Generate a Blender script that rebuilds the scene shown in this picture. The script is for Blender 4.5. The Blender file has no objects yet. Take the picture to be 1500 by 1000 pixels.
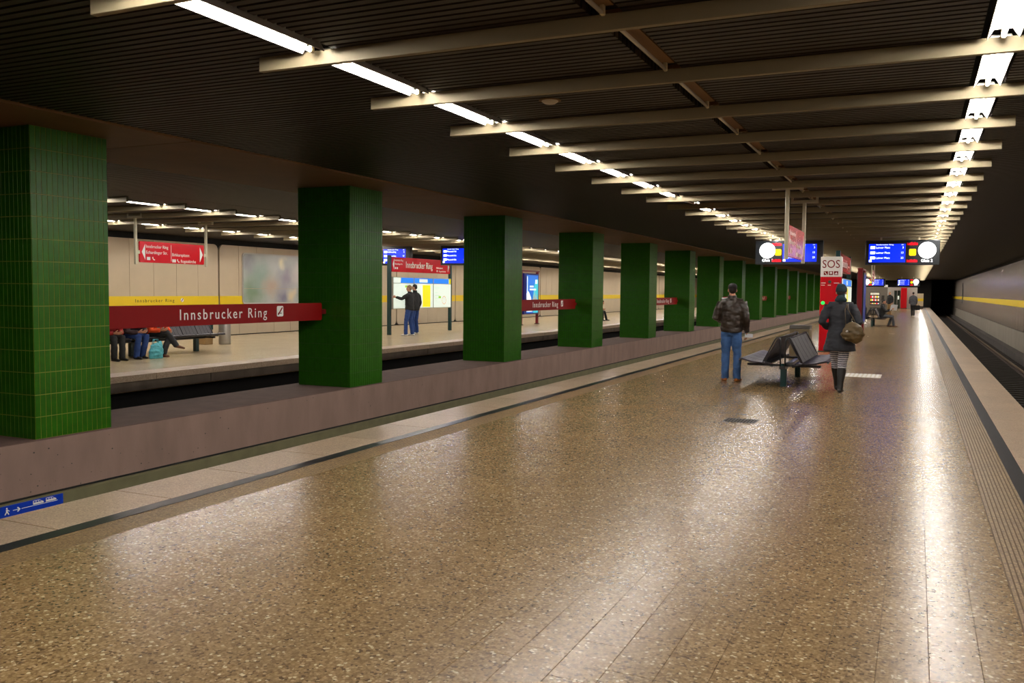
import bpy, bmesh, math, random
from mathutils import Vector, Matrix, noise

random.seed(7)
SC = bpy.context.scene
COL = SC.collection
PI = math.pi

# ------------------------------------------------------------------ camera, world, exposure
cam_d = bpy.data.cameras.new('camera')
cam = bpy.data.objects.new('camera', cam_d)
COL.objects.link(cam)
SC.camera = cam
cam_d.sensor_width = 36.0
cam_d.lens = 1289.5 / 1500 * 36.0
cam_d.clip_start = 0.05
cam_d.clip_end = 400
def cam_axes(yaw, pitch, roll):
    f = Vector((-math.sin(yaw), math.cos(yaw), 0)); r = Vector((math.cos(yaw), math.sin(yaw), 0)); u = Vector((0, 0, 1))
    f2 = f * math.cos(pitch) + u * math.sin(pitch); u2 = u * math.cos(pitch) - f * math.sin(pitch)
    r3 = r * math.cos(roll) + u2 * math.sin(roll); u3 = u2 * math.cos(roll) - r * math.sin(roll)
    return r3, u3, f2
r_, u_, f_ = cam_axes(.4299, -.0585, .0096)
mw = Matrix((r_, u_, -f_)).transposed().to_4x4()
mw.translation = (0, 0, 1.65)
cam.matrix_world = mw

world = bpy.data.worlds.new('world'); SC.world = world
world.use_nodes = True
bg = world.node_tree.nodes['Background']
bg.inputs['Color'].default_value = (.8, .75, .7, 1)
bg.inputs['Strength'].default_value = 0.0015
SC.view_settings.view_transform = 'Standard'
SC.view_settings.look = 'None'
SC.view_settings.exposure = 0.0
SC.view_settings.gamma = 1.0
SC.view_settings.use_curve_mapping = False
SC.cycles.sample_clamp_indirect = 3.0
TUBE_POWER = 190.0          # emission of the fluorescent tubes, the only lamps of the station
TUBE_COLOR = (1.0, .94, .86)

# ------------------------------------------------------------------ materials
def S(r, g, b):
    def l(c):
        c /= 255.0
        return c / 12.92 if c <= .04045 else ((c + .055) / 1.055) ** 2.4
    return (l(r), l(g), l(b), 1)

MATS = {}
def mat(name, col, rough=.5, metal=0.0, spec=.5, var=0.0, scale=8.0, bump=0.0, bscale=None, emit=0.0, coat=0.0,
        world_space=False, stretch=None):
    m = bpy.data.materials.new(name); m.use_nodes = True
    nt = m.node_tree; b = nt.nodes['Principled BSDF']
    b.inputs['Base Color'].default_value = col
    b.inputs['Roughness'].default_value = rough
    b.inputs['Metallic'].default_value = metal
    b.inputs['Specular IOR Level'].default_value = spec
    if coat: b.inputs['Coat Weight'].default_value = coat; b.inputs['Coat Roughness'].default_value = .08
    if emit:
        b.inputs['Emission Color'].default_value = col
        b.inputs['Emission Strength'].default_value = emit
    if var or bump:
        if world_space:
            tc = nt.nodes.new('ShaderNodeNewGeometry'); out = tc.outputs['Position']
        else:
            tc = nt.nodes.new('ShaderNodeTexCoord'); out = tc.outputs['Object']
        mp = nt.nodes.new('ShaderNodeMapping')
        nt.links.new(out, mp.inputs['Vector'])
        if stretch: mp.inputs['Scale'].default_value = stretch
        nz = nt.nodes.new('ShaderNodeTexNoise'); nz.inputs['Scale'].default_value = scale
        nz.inputs['Detail'].default_value = 5
        nt.links.new(mp.outputs['Vector'], nz.inputs['Vector'])
        if var:
            rp = nt.nodes.new('ShaderNodeValToRGB')
            rp.color_ramp.elements[0].position = .3; rp.color_ramp.elements[1].position = .7
            rp.color_ramp.elements[0].color = tuple(c * (1 - var) for c in col[:3]) + (1,)
            rp.color_ramp.elements[1].color = tuple(min(1, c * (1 + var)) for c in col[:3]) + (1,)
            nt.links.new(nz.outputs['Fac'], rp.inputs['Fac'])
            nt.links.new(rp.outputs['Color'], b.inputs['Base Color'])
        if bump:
            n2 = nz
            if bscale:
                n2 = nt.nodes.new('ShaderNodeTexNoise'); n2.inputs['Scale'].default_value = bscale; n2.inputs['Detail'].default_value = 6
                nt.links.new(mp.outputs['Vector'], n2.inputs['Vector'])
            bp = nt.nodes.new('ShaderNodeBump'); bp.inputs['Strength'].default_value = bump; bp.inputs['Distance'].default_value = .01
            nt.links.new(n2.outputs['Fac'], bp.inputs['Height'])
            nt.links.new(bp.outputs['Normal'], b.inputs['Normal'])
    MATS[name] = m
    return m

def terrazzo(name, stops, scale, rough, tint_var=.08, big=.12):
    m = bpy.data.materials.new(name); m.use_nodes = True
    nt = m.node_tree; b = nt.nodes['Principled BSDF']; N = nt.nodes.new; L = nt.links.new
    g = N('ShaderNodeNewGeometry')
    v = N('ShaderNodeTexVoronoi'); v.inputs['Scale'].default_value = scale; v.inputs['Randomness'].default_value = 1
    L(g.outputs['Position'], v.inputs['Vector'])
    sp = N('ShaderNodeSeparateColor'); L(v.outputs['Color'], sp.inputs['Color'])
    rp = N('ShaderNodeValToRGB'); cr = rp.color_ramp; cr.interpolation = 'CONSTANT'
    while len(cr.elements) > 1: cr.elements.remove(cr.elements[-1])
    cr.elements[0].position = 0; cr.elements[0].color = stops[0][1]
    for p, c in stops[1:]:
        e = cr.elements.new(p); e.color = c
    L(sp.outputs['Red'], rp.inputs['Fac'])
    # the cement matrix between the chips
    rp2 = N('ShaderNodeValToRGB'); rp2.color_ramp.elements[0].position = .30; rp2.color_ramp.elements[1].position = .62
    rp2.color_ramp.elements[0].color = (1, 1, 1, 1); rp2.color_ramp.elements[1].color = (.84, .81, .76, 1)
    L(v.outputs['Distance'], rp2.inputs['Fac'])
    mx = N('ShaderNodeMix'); mx.data_type = 'RGBA'; mx.blend_type = 'MULTIPLY'; mx.inputs['Factor'].default_value = 1
    L(rp.outputs['Color'], mx.inputs['A']); L(rp2.outputs['Color'], mx.inputs['B'])
    nz = N('ShaderNodeTexNoise'); nz.inputs['Scale'].default_value = 1.3; nz.inputs['Detail'].default_value = 4
    L(g.outputs['Position'], nz.inputs['Vector'])
    oi = N('ShaderNodeObjectInfo')
    mr = N('ShaderNodeMapRange'); mr.inputs['To Min'].default_value = 1 - big; mr.inputs['To Max'].default_value = 1 + big
    mr.inputs['From Min'].default_value = .3; mr.inputs['From Max'].default_value = .7
    L(nz.outputs['Fac'], mr.inputs['Value'])
    mr2 = N('ShaderNodeMapRange'); mr2.inputs['To Min'].default_value = 1 - tint_var; mr2.inputs['To Max'].default_value = 1 + tint_var
    L(oi.outputs['Random'], mr2.inputs['Value'])
    mu = N('ShaderNodeMath'); mu.operation = 'MULTIPLY'; L(mr.outputs['Result'], mu.inputs[0]); L(mr2.outputs['Result'], mu.inputs[1])
    vm = N('ShaderNodeVectorMath'); vm.operation = 'SCALE'; L(mx.outputs['Result'], vm.inputs[0]); L(mu.outputs['Value'], vm.inputs['Scale'])
    L(vm.outputs['Vector'], b.inputs['Base Color'])
    n3 = N('ShaderNodeTexNoise'); n3.inputs['Scale'].default_value = .8; n3.inputs['Detail'].default_value = 1
    L(g.outputs['Position'], n3.inputs['Vector'])
    mr3 = N('ShaderNodeMapRange'); mr3.inputs['To Min'].default_value = rough - .015; mr3.inputs['To Max'].default_value = rough + .015
    L(n3.outputs['Fac'], mr3.inputs['Value']); L(mr3.outputs['Result'], b.inputs['Roughness'])
    b.inputs['Specular IOR Level'].default_value = .5
    MATS[name] = m
    return m

terrazzo('terrazzo', [(0, S(96, 76, 52)), (.07, S(130, 105, 72)), (.3, S(146, 120, 84)), (.6, S(157, 130, 93)), (.86, S(173, 147, 110)), (.965, S(208, 190, 154))], 72, .265, .05, .07)
terrazzo('terrazzo_pale', [(0, S(200, 178, 142)), (.3, S(214, 194, 160)), (.7, S(222, 204, 170)), (.92, S(230, 214, 184))], 70, .22, .05, .06)
terrazzo('grooved_stone', [(0, S(112, 88, 56)), (.2, S(132, 106, 70)), (.6, S(146, 120, 82)), (.9, S(160, 134, 94))], 70, .45, .05)
terrazzo('edge_granite', [(0, S(176, 152, 130)), (.25, S(192, 168, 144)), (.6, S(200, 178, 154)), (.9, S(210, 190, 168))], 90, .34, .06, .08)
mat('dark_stone', S(44, 42, 46), .3, var=.25, scale=60, world_space=True)
mat('joint_mortar', S(96, 76, 54), .8)
mat('concrete_plinth', S(140, 115, 103), .85, var=.14, scale=3.2, bump=.25, bscale=40, world_space=True, stretch=(1, 1, .35))
mat('concrete_plinth_top', S(104, 80, 72), .9, var=.15, scale=4, bump=.3, bscale=50, world_space=True)
mat('concrete_ledge', S(108, 104, 74), .8, var=.12, scale=5, world_space=True)
mat('concrete_dark', S(66, 58, 52), .9, var=.3, scale=3, world_space=True, stretch=(1, 1, .3))
mat('concrete_face', S(100, 88, 76), .85, var=.25, scale=3, world_space=True, stretch=(1, 1, .3))
mat('concrete_base', S(134, 124, 110), .85, var=.12, scale=2.5, world_space=True, stretch=(1, 1, .3))
mat('ballast', S(28, 23, 19), .95, var=.5, scale=45, bump=.8, bscale=60, world_space=True)
mat('sleeper', S(44, 38, 33), .9, var=.2, scale=6, world_space=True)
mat('rail_steel', S(120, 96, 70), .4, metal=.6)
mat('rail_rust', S(58, 38, 26), .8)
mat('pipe_dark', S(40, 40, 40), .6)
mat('slat', S(36, 27, 15), .55, var=.06, scale=2, world_space=True)
mat('beam', S(132, 121, 96), .6, spec=.3, var=.05, scale=2, world_space=True)
mat('girder', S(116, 84, 48), .7, var=.08, scale=2, world_space=True)
mat('void', S(10, 8, 6), .9)
mat('tray_white', S(225, 222, 214), .45)
mat('lamp_cap', S(205, 190, 150), .4)
mat('tube_off', S(205, 196, 180), .25)
mat('tile_green', S(38, 90, 10), .3, spec=.28, var=.15, scale=9, world_space=True)
mat('tile_grout', S(132, 126, 44), .8)
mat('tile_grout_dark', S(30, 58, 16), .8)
mat('wall_panel', S(196, 176, 146), .42, var=.04, scale=1.5, world_space=True)
mat('wall_panel_metal', S(176, 162, 148), .26, metal=.5, var=.18, scale=2.4, world_space=True, stretch=(1, 1.6, .06))
mat('band_yellow', S(232, 196, 0), .45)
mat('black_gap', S(12, 11, 10), .9)
mat('sign_red', S(128, 2, 3), .55, spec=.2)
mat('sign_red_bright', S(205, 8, 26), .22)
mat('sign_white', S(240, 236, 230), .5)
mat('text_dark', S(70, 60, 20), .6)
mat('sign_blue', S(4, 56, 178), .4)
mat('post_cream', S(196, 188, 160), .4)
mat('post_teal', S(10, 52, 52), .4)
mat('post_red', S(110, 8, 18), .4)
mat('casing_dark', S(30, 36, 42), .4)
mat('casing_black', S(10, 10, 14), .35)
mat('screen_blue', S(0, 34, 235), .3, emit=1.5)
mat('screen_text', S(225, 240, 255), .3, emit=2.2)
mat('clock_white', S(255, 255, 255), .3, emit=3.0)
mat('clock_hand', S(205, 208, 214), .3, emit=1.2)  # pale glow put into the hands, imitating glare from the lit face
mat('led_red', S(255, 12, 30), .3, emit=1.4)
mat('led_yellow', S(255, 214, 0), .3, emit=1.2)
mat('lamp_green', S(40, 235, 90), .3, emit=1.0)
mat('backlit_paper', S(222, 236, 222), .4, emit=.62)
mat('backlit_blue', S(10, 120, 235), .4, emit=.75)
mat('backlit_yellow', S(240, 226, 20), .4, emit=.6)
mat('print_grey', S(150, 176, 158), .5, emit=.35)
mat('print_green', S(150, 200, 60), .5, emit=.5)
mat('print_red', S(214, 130, 110), .5, emit=.5)
mat('case_grey', S(186, 180, 170), .4)
mat('ad_deep', S(14, 20, 90), .3, emit=.35)
mat('ad_blue', S(40, 110, 205), .3, emit=.6)
mat('ad_cyan', S(60, 190, 205), .3, emit=.6)
mat('ad_white', S(225, 235, 245), .3, emit=.8)
mat('ad_orange', S(235, 120, 40), .3, emit=.6)
mat('bench_metal', S(52, 46, 52), .45, metal=.2)
mat('bench_frame', S(58, 58, 62), .35, metal=.6)
mat('bin_beige', S(112, 98, 74), .5)
mat('bin_dark', S(56, 50, 42), .5)
mat('steel', S(180, 176, 170), .3, metal=.8)
mat('tan', S(150, 120, 78), .6)
mat('skin', S(196, 140, 112), .55)
mat('skin_dark_line', S(110, 50, 44), .6)
mat('eye_dark', S(24, 18, 14), .3)
mat('hair_dark', S(30, 22, 16), .6, var=.3, scale=40)
mat('hair_fair', S(150, 120, 84), .6, var=.3, scale=40)
mat('leather_brown', S(44, 34, 26), .38, var=.25, scale=14, bump=.3, bscale=18)
mat('cap_black', S(20, 19, 20), .7, var=.3, scale=30)
mat('jeans', S(58, 94, 146), .85, var=.22, scale=7, bump=.2, bscale=120)
mat('jeans_dark', S(34, 62, 120), .85, var=.2, scale=9)
mat('coat_navy', S(34, 36, 44), .75, var=.15, scale=9, bump=.2, bscale=14)
mat('cloth_black', S(20, 20, 22), .8, var=.2, scale=10)
mat('cloth_charcoal', S(40, 42, 46), .8, var=.2, scale=10)
mat('cloth_grey', S(80, 82, 88), .8, var=.2, scale=10)
mat('cloth_teal', S(22, 46, 54), .85, var=.3, scale=40)
mat('cloth_orange', S(228, 74, 16), .7, var=.15, scale=9)
mat('cloth_red', S(150, 26, 24), .7, var=.3, scale=12)
mat('cloth_white', S(226, 222, 214), .7)
mat('cloth_plaid', S(44, 24, 28), .8, var=.4, scale=20)
mat('boot_black', S(18, 16, 16), .45)
mat('shoe_orange', S(190, 110, 40), .6)
mat('shoe_white', S(220, 216, 210), .6)
mat('shoe_brown', S(96, 58, 36), .6)
mat('bag_olive', S(84, 66, 34), .5, var=.25, scale=16, bump=.3, bscale=20)
mat('bag_turquoise', S(86, 178, 192), .6, var=.12, scale=12)
mat('paper', S(222, 222, 226), .7)
mat('drain_metal', S(58, 52, 46), .5, metal=.4)
mat('rubber', S(26, 24, 24), .8)
mat('sill_white', S(214, 206, 190), .5)
mat('vend_grey', S(120, 112, 100), .45)
mat('vend_lit', S(240, 232, 206), .4, emit=.7)
mat('glass_dark', S(50, 62, 52), .15)
mat('speaker_white', S(200, 190, 170), .5)

def knit_pattern(name):
    m = bpy.data.materials.new(name); m.use_nodes = True
    nt = m.node_tree; b = nt.nodes['Principled BSDF']; N = nt.nodes.new; L = nt.links.new
    tc = N('ShaderNodeTexCoord'); w = N('ShaderNodeTexWave'); w.bands_direction = 'Z'; w.inputs['Scale'].default_value = 9
    w.inputs['Distortion'].default_value = 1.5; w.inputs['Detail Scale'].default_value = 6
    L(tc.outputs['Object'], w.inputs['Vector'])
    r = N('ShaderNodeValToRGB'); r.color_ramp.elements[0].position = .35; r.color_ramp.elements[1].position = .75
    r.color_ramp.elements[0].color = S(84, 84, 96); r.color_ramp.elements[1].color = S(206, 202, 208)
    L(w.outputs['Fac'], r.inputs['Fac']); L(r.outputs['Color'], b.inputs['Base Color'])
    b.inputs['Roughness'].default_value = .9
    MATS[name] = m
knit_pattern('knit')

def billboard_mat(name):
    """a blurred printed picture: soft patches of colour, laid out in the poster's own coordinates"""
    m = bpy.data.materials.new(name); m.use_nodes = True
    nt = m.node_tree; b = nt.nodes['Principled BSDF']; N = nt.nodes.new; L = nt.links.new
    tc = N('ShaderNodeTexCoord'); nz = N('ShaderNodeTexNoise'); nz.inputs['Scale'].default_value = 2.2; nz.inputs['Detail'].default_value = 3
    L(tc.outputs['Object'], nz.inputs['Vector'])
    sb = N('ShaderNodeVectorMath'); sb.operation = 'SUBTRACT'; sb.inputs[1].default_value = (.5, .5, .5); L(nz.outputs['Color'], sb.inputs[0])
    sc = N('ShaderNodeVectorMath'); sc.operation = 'SCALE'; sc.inputs['Scale'].default_value = .55; L(sb.outputs['Vector'], sc.inputs[0])
    ad = N('ShaderNodeVectorMath'); ad.operation = 'ADD'; L(tc.outputs['Object'], ad.inputs[0]); L(sc.outputs['Vector'], ad.inputs[1])
    prev = None
    base = N('ShaderNodeRGB'); base.outputs[0].default_value = S(186, 188, 184); prev = base.outputs[0]
    for (u, v, r, c) in ((.5, 1.5, 1.1, S(131, 153, 126)), (.9, 2.1, .9, S(148, 168, 156)), (.25, 2.6, .7, S(151, 153, 156)), (1.55, 1.7, .75, S(185, 165, 146)),
                         (2.2, 1.25, .65, S(136, 134, 151)), (2.4, 2.0, .8, S(158, 151, 161)), (2.15, 2.65, .35, S(231, 222, 190)), (2.75, 1.3, .45, S(217, 200, 163)), (3.3, 2.2, .8, S(204, 195, 190)), (3.5, 1.4, .7, S(136, 153, 141))):
        d = N('ShaderNodeVectorMath'); d.operation = 'DISTANCE'; L(ad.outputs['Vector'], d.inputs[0]); d.inputs[1].default_value = (.03, u, v)
        mr = N('ShaderNodeMapRange'); mr.interpolation_type = 'SMOOTHSTEP'; mr.inputs['From Min'].default_value = r; mr.inputs['From Max'].default_value = 0.0
        L(d.outputs['Value'], mr.inputs['Value'])
        mx = N('ShaderNodeMix'); mx.data_type = 'RGBA'; mx.inputs['B'].default_value = c
        L(mr.outputs['Result'], mx.inputs['Factor']); L(prev, mx.inputs['A']); prev = mx.outputs['Result']
    L(prev, b.inputs['Base Color'])
    b.inputs['Roughness'].default_value = .2
    MATS[name] = m
billboard_mat('billboard_print')
mat('poster_green', S(98, 128, 100), .25, var=.2, scale=3)
mat('poster_beige', S(186, 168, 140), .25, var=.12, scale=3)
mat('poster_slate', S(104, 104, 122), .25, var=.2, scale=3)

def tube_material():
    m = bpy.data.materials.new('tube_light'); m.use_nodes = True
    nt = m.node_tree; nt.nodes.clear()
    e = nt.nodes.new('ShaderNodeEmission'); o = nt.nodes.new('ShaderNodeOutputMaterial')
    e.inputs['Color'].default_value = TUBE_COLOR + (1,); e.inputs['Strength'].default_value = TUBE_POWER
    nt.links.new(e.outputs['Emission'], o.inputs['Surface'])
    MATS['tube_light'] = m
tube_material()

# ------------------------------------------------------------------ mesh helpers
def FX(o):   # a plane facing +X: u runs along +Y, v up, w out
    return lambda u, v, w=0: (o[0] + w, o[1] + u, o[2] + v)
def FNX(o):  # facing -X
    return lambda u, v, w=0: (o[0] - w, o[1] - u, o[2] + v)
def FNY(o):  # facing -Y
    return lambda u, v, w=0: (o[0] + u, o[1] - w, o[2] + v)
def FZ(o):   # facing up
    return lambda u, v, w=0: (o[0] + u, o[1] + v, o[2] + w)

class MB:
    def __init__(s): s.v = []; s.f = []; s.mi = []; s.m = 0
    def face(s, idx): s.f.append(idx); s.mi.append(s.m)
    def box(s, x0, x1, y0, y1, z0, z1):
        n = len(s.v)
        s.v += [(x0, y0, z0), (x1, y0, z0), (x1, y1, z0), (x0, y1, z0), (x0, y0, z1), (x1, y0, z1), (x1, y1, z1), (x0, y1, z1)]
        for q in ((0, 3, 2, 1), (4, 5, 6, 7), (0, 1, 5, 4), (1, 2, 6, 5), (2, 3, 7, 6), (3, 0, 4, 7)):
            s.face([n + i for i in q])
        return s
    def poly(s, pts, F, w0, w1):
        n = len(s.v); k = len(pts)
        s.v += [F(p[0], p[1], w0) for p in pts] + [F(p[0], p[1], w1) for p in pts]
        s.face([n + i for i in range(k)][::-1]); s.face([n + k + i for i in range(k)])
        for i in range(k):
            j = (i + 1) % k
            s.face([n + i, n + j, n + k + j, n + k + i])
        return s
    def rect(s, u0, u1, v0, v1, F, w0, w1):
        return s.poly([(u0, v0), (u1, v0), (u1, v1), (u0, v1)], F, w0, w1)
    def disc(s, u, v, r, F, w0, w1, n=24):
        return s.poly([(u + r * math.cos(2 * PI * i / n), v + r * math.sin(2 * PI * i / n)) for i in range(n)], F, w0, w1)
    def ringset(s, rings, cap=True):
        n = len(s.v); k = len(rings[0])
        for r in rings: s.v += [tuple(p) for p in r]
        for a in range(len(rings) - 1):
            for i in range(k):
                j = (i + 1) % k
                s.face([n + a * k + i, n + a * k + j, n + (a + 1) * k + j, n + (a + 1) * k + i])
        if cap:
            s.face([n + i for i in range(k)][::-1]); s.face([n + (len(rings) - 1) * k + i for i in range(k)])
        return s
    def limb(s, pts, radii, n=10, side=None):
        pts = [Vector(p) for p in pts]; rings = []
        for i, p in enumerate(pts):
            d = (pts[min(i + 1, len(pts) - 1)] - pts[max(i - 1, 0)])
            if d.length < 1e-7: d = Vector((0, 0, 1))
            d.normalize()
            a = Vector(side) if side else Vector((1, 0, 0))
            a = a - d * a.dot(d)
            if a.length < 1e-3:
                a = Vector((0, 1, 0)); a = a - d * a.dot(d)
            a.normalize(); b = d.cross(a)
            r = radii[i]
            rx, ry = r if isinstance(r, tuple) else (r, r)
            rings.append([p + a * rx * math.cos(2 * PI * t / n) + b * ry * math.sin(2 * PI * t / n) for t in range(n)])
        return s.ringset(rings)
    def cyl(s, p0, p1, r, n=12): return s.limb([p0, p1], [r, r], n)
    def ball(s, c, r, n=14, m=9):
        rx, ry, rz = r if isinstance(r, tuple) else (r, r, r)
        rings = []
        for i in range(m):
            t = PI * (i + .3) / (m - 1 + .6)
            rings.append([(c[0] + rx * math.sin(t) * math.cos(2 * PI * k / n), c[1] + ry * math.sin(t) * math.sin(2 * PI * k / n), c[2] - rz * math.cos(t)) for k in range(n)])
        return s.ringset(rings)
    def mesh(s, name, mats, smooth=False, bevel=0.0):
        me = bpy.data.meshes.new(name)
        me.from_pydata(s.v, [], s.f)
        if not isinstance(mats, (list, tuple)): mats = [mats]
        for m in mats: me.materials.append(MATS[m])
        if len(mats) > 1: me.polygons.foreach_set('material_index', s.mi)
        bm = bmesh.new(); bm.from_mesh(me)
        bmesh.ops.recalc_face_normals(bm, faces=bm.faces)
        if bevel:
            es = [e for e in bm.edges if len(e.link_faces) == 2 and e.calc_face_angle(0) > .6]
            bmesh.ops.bevel(bm, geom=es, offset=bevel, segments=1, affect='EDGES', profile=.5)
        bm.to_mesh(me); bm.free()
        if smooth: me.polygons.foreach_set('use_smooth', [True] * len(me.polygons))
        me.update()
        return me
    def build(s, name, mats, parent=None, smooth=False, bevel=0.0, loc=None):
        return link(name, s.mesh(name, mats, smooth, bevel), parent, loc)

def link(name, data, parent=None, loc=None):
    o = bpy.data.objects.new(name, data); COL.objects.link(o)
    if parent is not None: o.parent = parent
    if loc is not None: o.location = loc
    return o
def tag(o, label=None, cat=None, group=None, kind=None):
    if label: o['label'] = label
    if cat: o['category'] = cat
    if group: o['group'] = group
    if kind: o['kind'] = kind
    return o
def thing(name, label, cat, loc=(0, 0, 0), rotz=0, group=None):
    o = bpy.data.objects.new(name, None); COL.objects.link(o)
    o.empty_display_size = .2
    o.location = loc; o.rotation_euler = (0, 0, rotz)
    return tag(o, label, cat, group)
def dup(root, loc, rotz=0, label=None, group=None):
    r = root.copy(); COL.objects.link(r); r.location = loc; r.rotation_euler = (0, 0, rotz)
    if label: r['label'] = label
    if group: r['group'] = group
    for ch in list(root.children):
        c = ch.copy(); COL.objects.link(c); c.parent = r
        for g in list(ch.children):
            d = g.copy(); COL.objects.link(d); d.parent = c
    return r
def struct(name, o): o.name = name; o['kind'] = 'structure'; return o

TEXTS = {}
def text_mesh(s, m, space=1.0):
    k = (s, m, space)
    if k in TEXTS: return TEXTS[k]
    cu = bpy.data.curves.new('lettering', 'FONT'); cu.body = s; cu.size = 1.0; cu.space_character = space; cu.extrude = .004; cu.resolution_u = 3
    ob = bpy.data.objects.new('lettering', cu); COL.objects.link(ob)
    dg = bpy.context.evaluated_depsgraph_get(); dg.update()
    me = bpy.data.meshes.new_from_object(ob.evaluated_get(dg))
    bpy.data.objects.remove(ob)
    me.materials.clear(); me.materials.append(MATS[m])
    TEXTS[k] = me
    return me
def text(s, parent, F, u, v, w, cap, m, width=None, sx=1.0, space=1.0, name='lettering', align='L'):
    """one line of lettering: cap = capital height, width = total width if given"""
    me = text_mesh(s, m, space)
    xs = [c.co.x for c in me.vertices]; x0, x1 = min(xs), max(xs)
    k = cap / .70
    kx = (width / (x1 - x0)) if width else k * sx
    W = kx * (x1 - x0)
    if align == 'C': u = u - W / 2
    if align == 'R': u = u - W
    o0 = Vector(F(u - kx * x0, v, w)); ex = Vector(F(u - kx * x0 + 1, v, w)) - o0
    ey = Vector(F(u - kx * x0, v + 1, w)) - o0; ez = Vector(F(u - kx * x0, v, w + 1)) - o0
    o = link(name, me, parent)
    M4 = Matrix.Identity(4)
    for i in range(3):
        M4[i][0] = ex[i] * kx; M4[i][1] = ey[i] * k; M4[i][2] = ez[i] * .5; M4[i][3] = o0[i]
    o.matrix_local = M4
    return o
def rounded(u0, u1, v0, v1, r, n=4, corners=(1, 1, 1, 1)):
    P = []
    for (cx, cy, a0, on, kx, ky) in ((u1 - r, v0 + r, -PI / 2, corners[1], u1, v0), (u1 - r, v1 - r, 0, corners[2], u1, v1), (u0 + r, v1 - r, PI / 2, corners[3], u0, v1), (u0 + r, v0 + r, PI, corners[0], u0, v0)):
        if on: P += [(cx + r * math.cos(a0 + PI / 2 * i / n), cy + r * math.sin(a0 + PI / 2 * i / n)) for i in range(n + 1)]
        else: P.append((kx, ky))
    return P

Y0, Y1 = -8.0, 118.0        # length of the station that is built
ORD = ['first', 'second', 'third', 'fourth', 'fifth', 'sixth', 'seventh', 'eighth', 'ninth', 'tenth', 'eleventh', 'twelfth', 'thirteenth', 'fourteenth', 'fifteenth', 'sixteenth', 'seventeenth', 'eighteenth', 'nineteenth', 'twentieth']
for _t in ('twenty', 'thirty'): ORD += [_t + '-' + q for q in ORD[:9]] + (['thirtieth'] if _t == 'twenty' else [])

# ------------------------------------------------------------------ platform in front
XL, XR = -5.84, 1.47
floor = struct('floor', MB().box(XL + .02, XR - .02, Y0, Y1, -.35, -.0025).build('floor', 'joint_mortar'))
MB().box(XL + .02, XR - .02, Y0, Y1, -1.1, -.36).build('platform_body', 'concrete_dark', floor)
TW, TL = .2105, .421
def tile_top(mb, w, l, x=0, y=0, h=.0025, j=.0012, b=.0016):
    x0, x1, y0, y1 = x + j / 2, x + w - j / 2, y + j / 2, y + l - j / 2
    n = len(mb.v)
    mb.v += [(x0, y0, -h), (x1, y0, -h), (x1, y1, -h), (x0, y1, -h), (x0 + b, y0 + b, 0), (x1 - b, y0 + b, 0), (x1 - b, y1 - b, 0), (x0 + b, y1 - b, 0)]
    for q in ((4, 5, 6, 7), (0, 1, 5, 4), (1, 2, 6, 5), (2, 3, 7, 6), (3, 0, 4, 7)): mb.face([n + i for i in q])
tm = MB(); tile_top(tm, TW, TL); tile_me = tm.mesh('floor_tile', 'terrazzo')
FXL, FXR = -4.80, .53
ncol = 25; TW2 = (FXR - FXL) / ncol
tiles = []
for c in range(ncol):
    off = (c * .37 % 1.0) * TL if c % 3 else (c % 2) * TL / 2
    y = 2.2 + off - TL
    while y < Y1 - .5: tiles.append((c, y)); y += TL
def in_frame(x, y):
    d = Vector((x, y, -1.65)); q = (d.dot(r_), d.dot(u_), d.dot(f_))
    return q[2] > 0 and abs(q[0] / q[2]) < .60 and abs(q[1] / q[2]) < .41
near = sorted([t for t in tiles if in_frame(FXL + (t[0] + .5) * TW2, t[1] + .2)], key=lambda t: t[1] ** 2 + (FXL + t[0] * TW2) ** 2)[:300]
ns = set(near)
for c, y in near:
    link('floor_tile', tile_me, floor, (FXL + c * TW2, y, 0)).scale = (TW2 / TW, 1, 1)
rest = MB()
for c, y in tiles:
    if (c, y) not in ns: tile_top(rest, TW2, TL, FXL + c * TW2, y)
tag(rest.build('floor_tiling', 'terrazzo', floor), kind='stuff')
MB().box(FXL, FXR, Y0, 1.7, -.01, 0).build('floor_paving', 'terrazzo', floor)
def groove_strip(x0, x1):
    n = 10; w = (x1 - x0) / n; prof = []
    for i in range(n):
        a = x0 + i * w
        prof += [(a, -.004), (a + .25 * w, -.004), (a + .3 * w, 0), (a + .95 * w, 0)]
    prof.append((x1, -.004))
    mb = MB(); k = len(prof)
    for y in (Y0, Y1): mb.v += [(p[0], y, p[1]) for p in prof]
    for i in range(k - 1): mb.face([i, i + 1, k + i + 1, k + i])
    return mb.build('grooved_strip', 'grooved_stone', floor)
groove_strip(-5.10, FXL); groove_strip(FXR, .82)
for (x0, x1) in ((-5.235, -5.10), (.82, .95)):
    MB().box(x0, x1, Y0, Y1, -.02, .0005).build('dark_strip', 'dark_stone', floor)
slab_l = MB().box(0, XL * -1 - 5.238, .005, .995, -.12, 0).mesh('edge_slab', 'edge_granite', bevel=.003)
slab_r = MB().box(0, XR - .953, .005, .995, -.12, 0).mesh('edge_slab', 'edge_granite', bevel=.003)
for i in range(60):
    link('edge_slab', slab_l, floor, (XL, 3.07 + (i - 3) * 1.0, 0))
    link('edge_slab', slab_r, floor, (.953, 4.2 + (i - 3) * 1.0, 0))
for (x0, x1, ya, yb) in ((XL, -5.238, 60.07, Y1), (.953, XR, 61.2, Y1), (XL, -5.238, Y0, .07), (.953, XR, Y0, 1.2)):
    MB().box(x0, x1, ya, yb, -.12, 0).build('edge_paving', 'edge_granite', floor)

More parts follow.
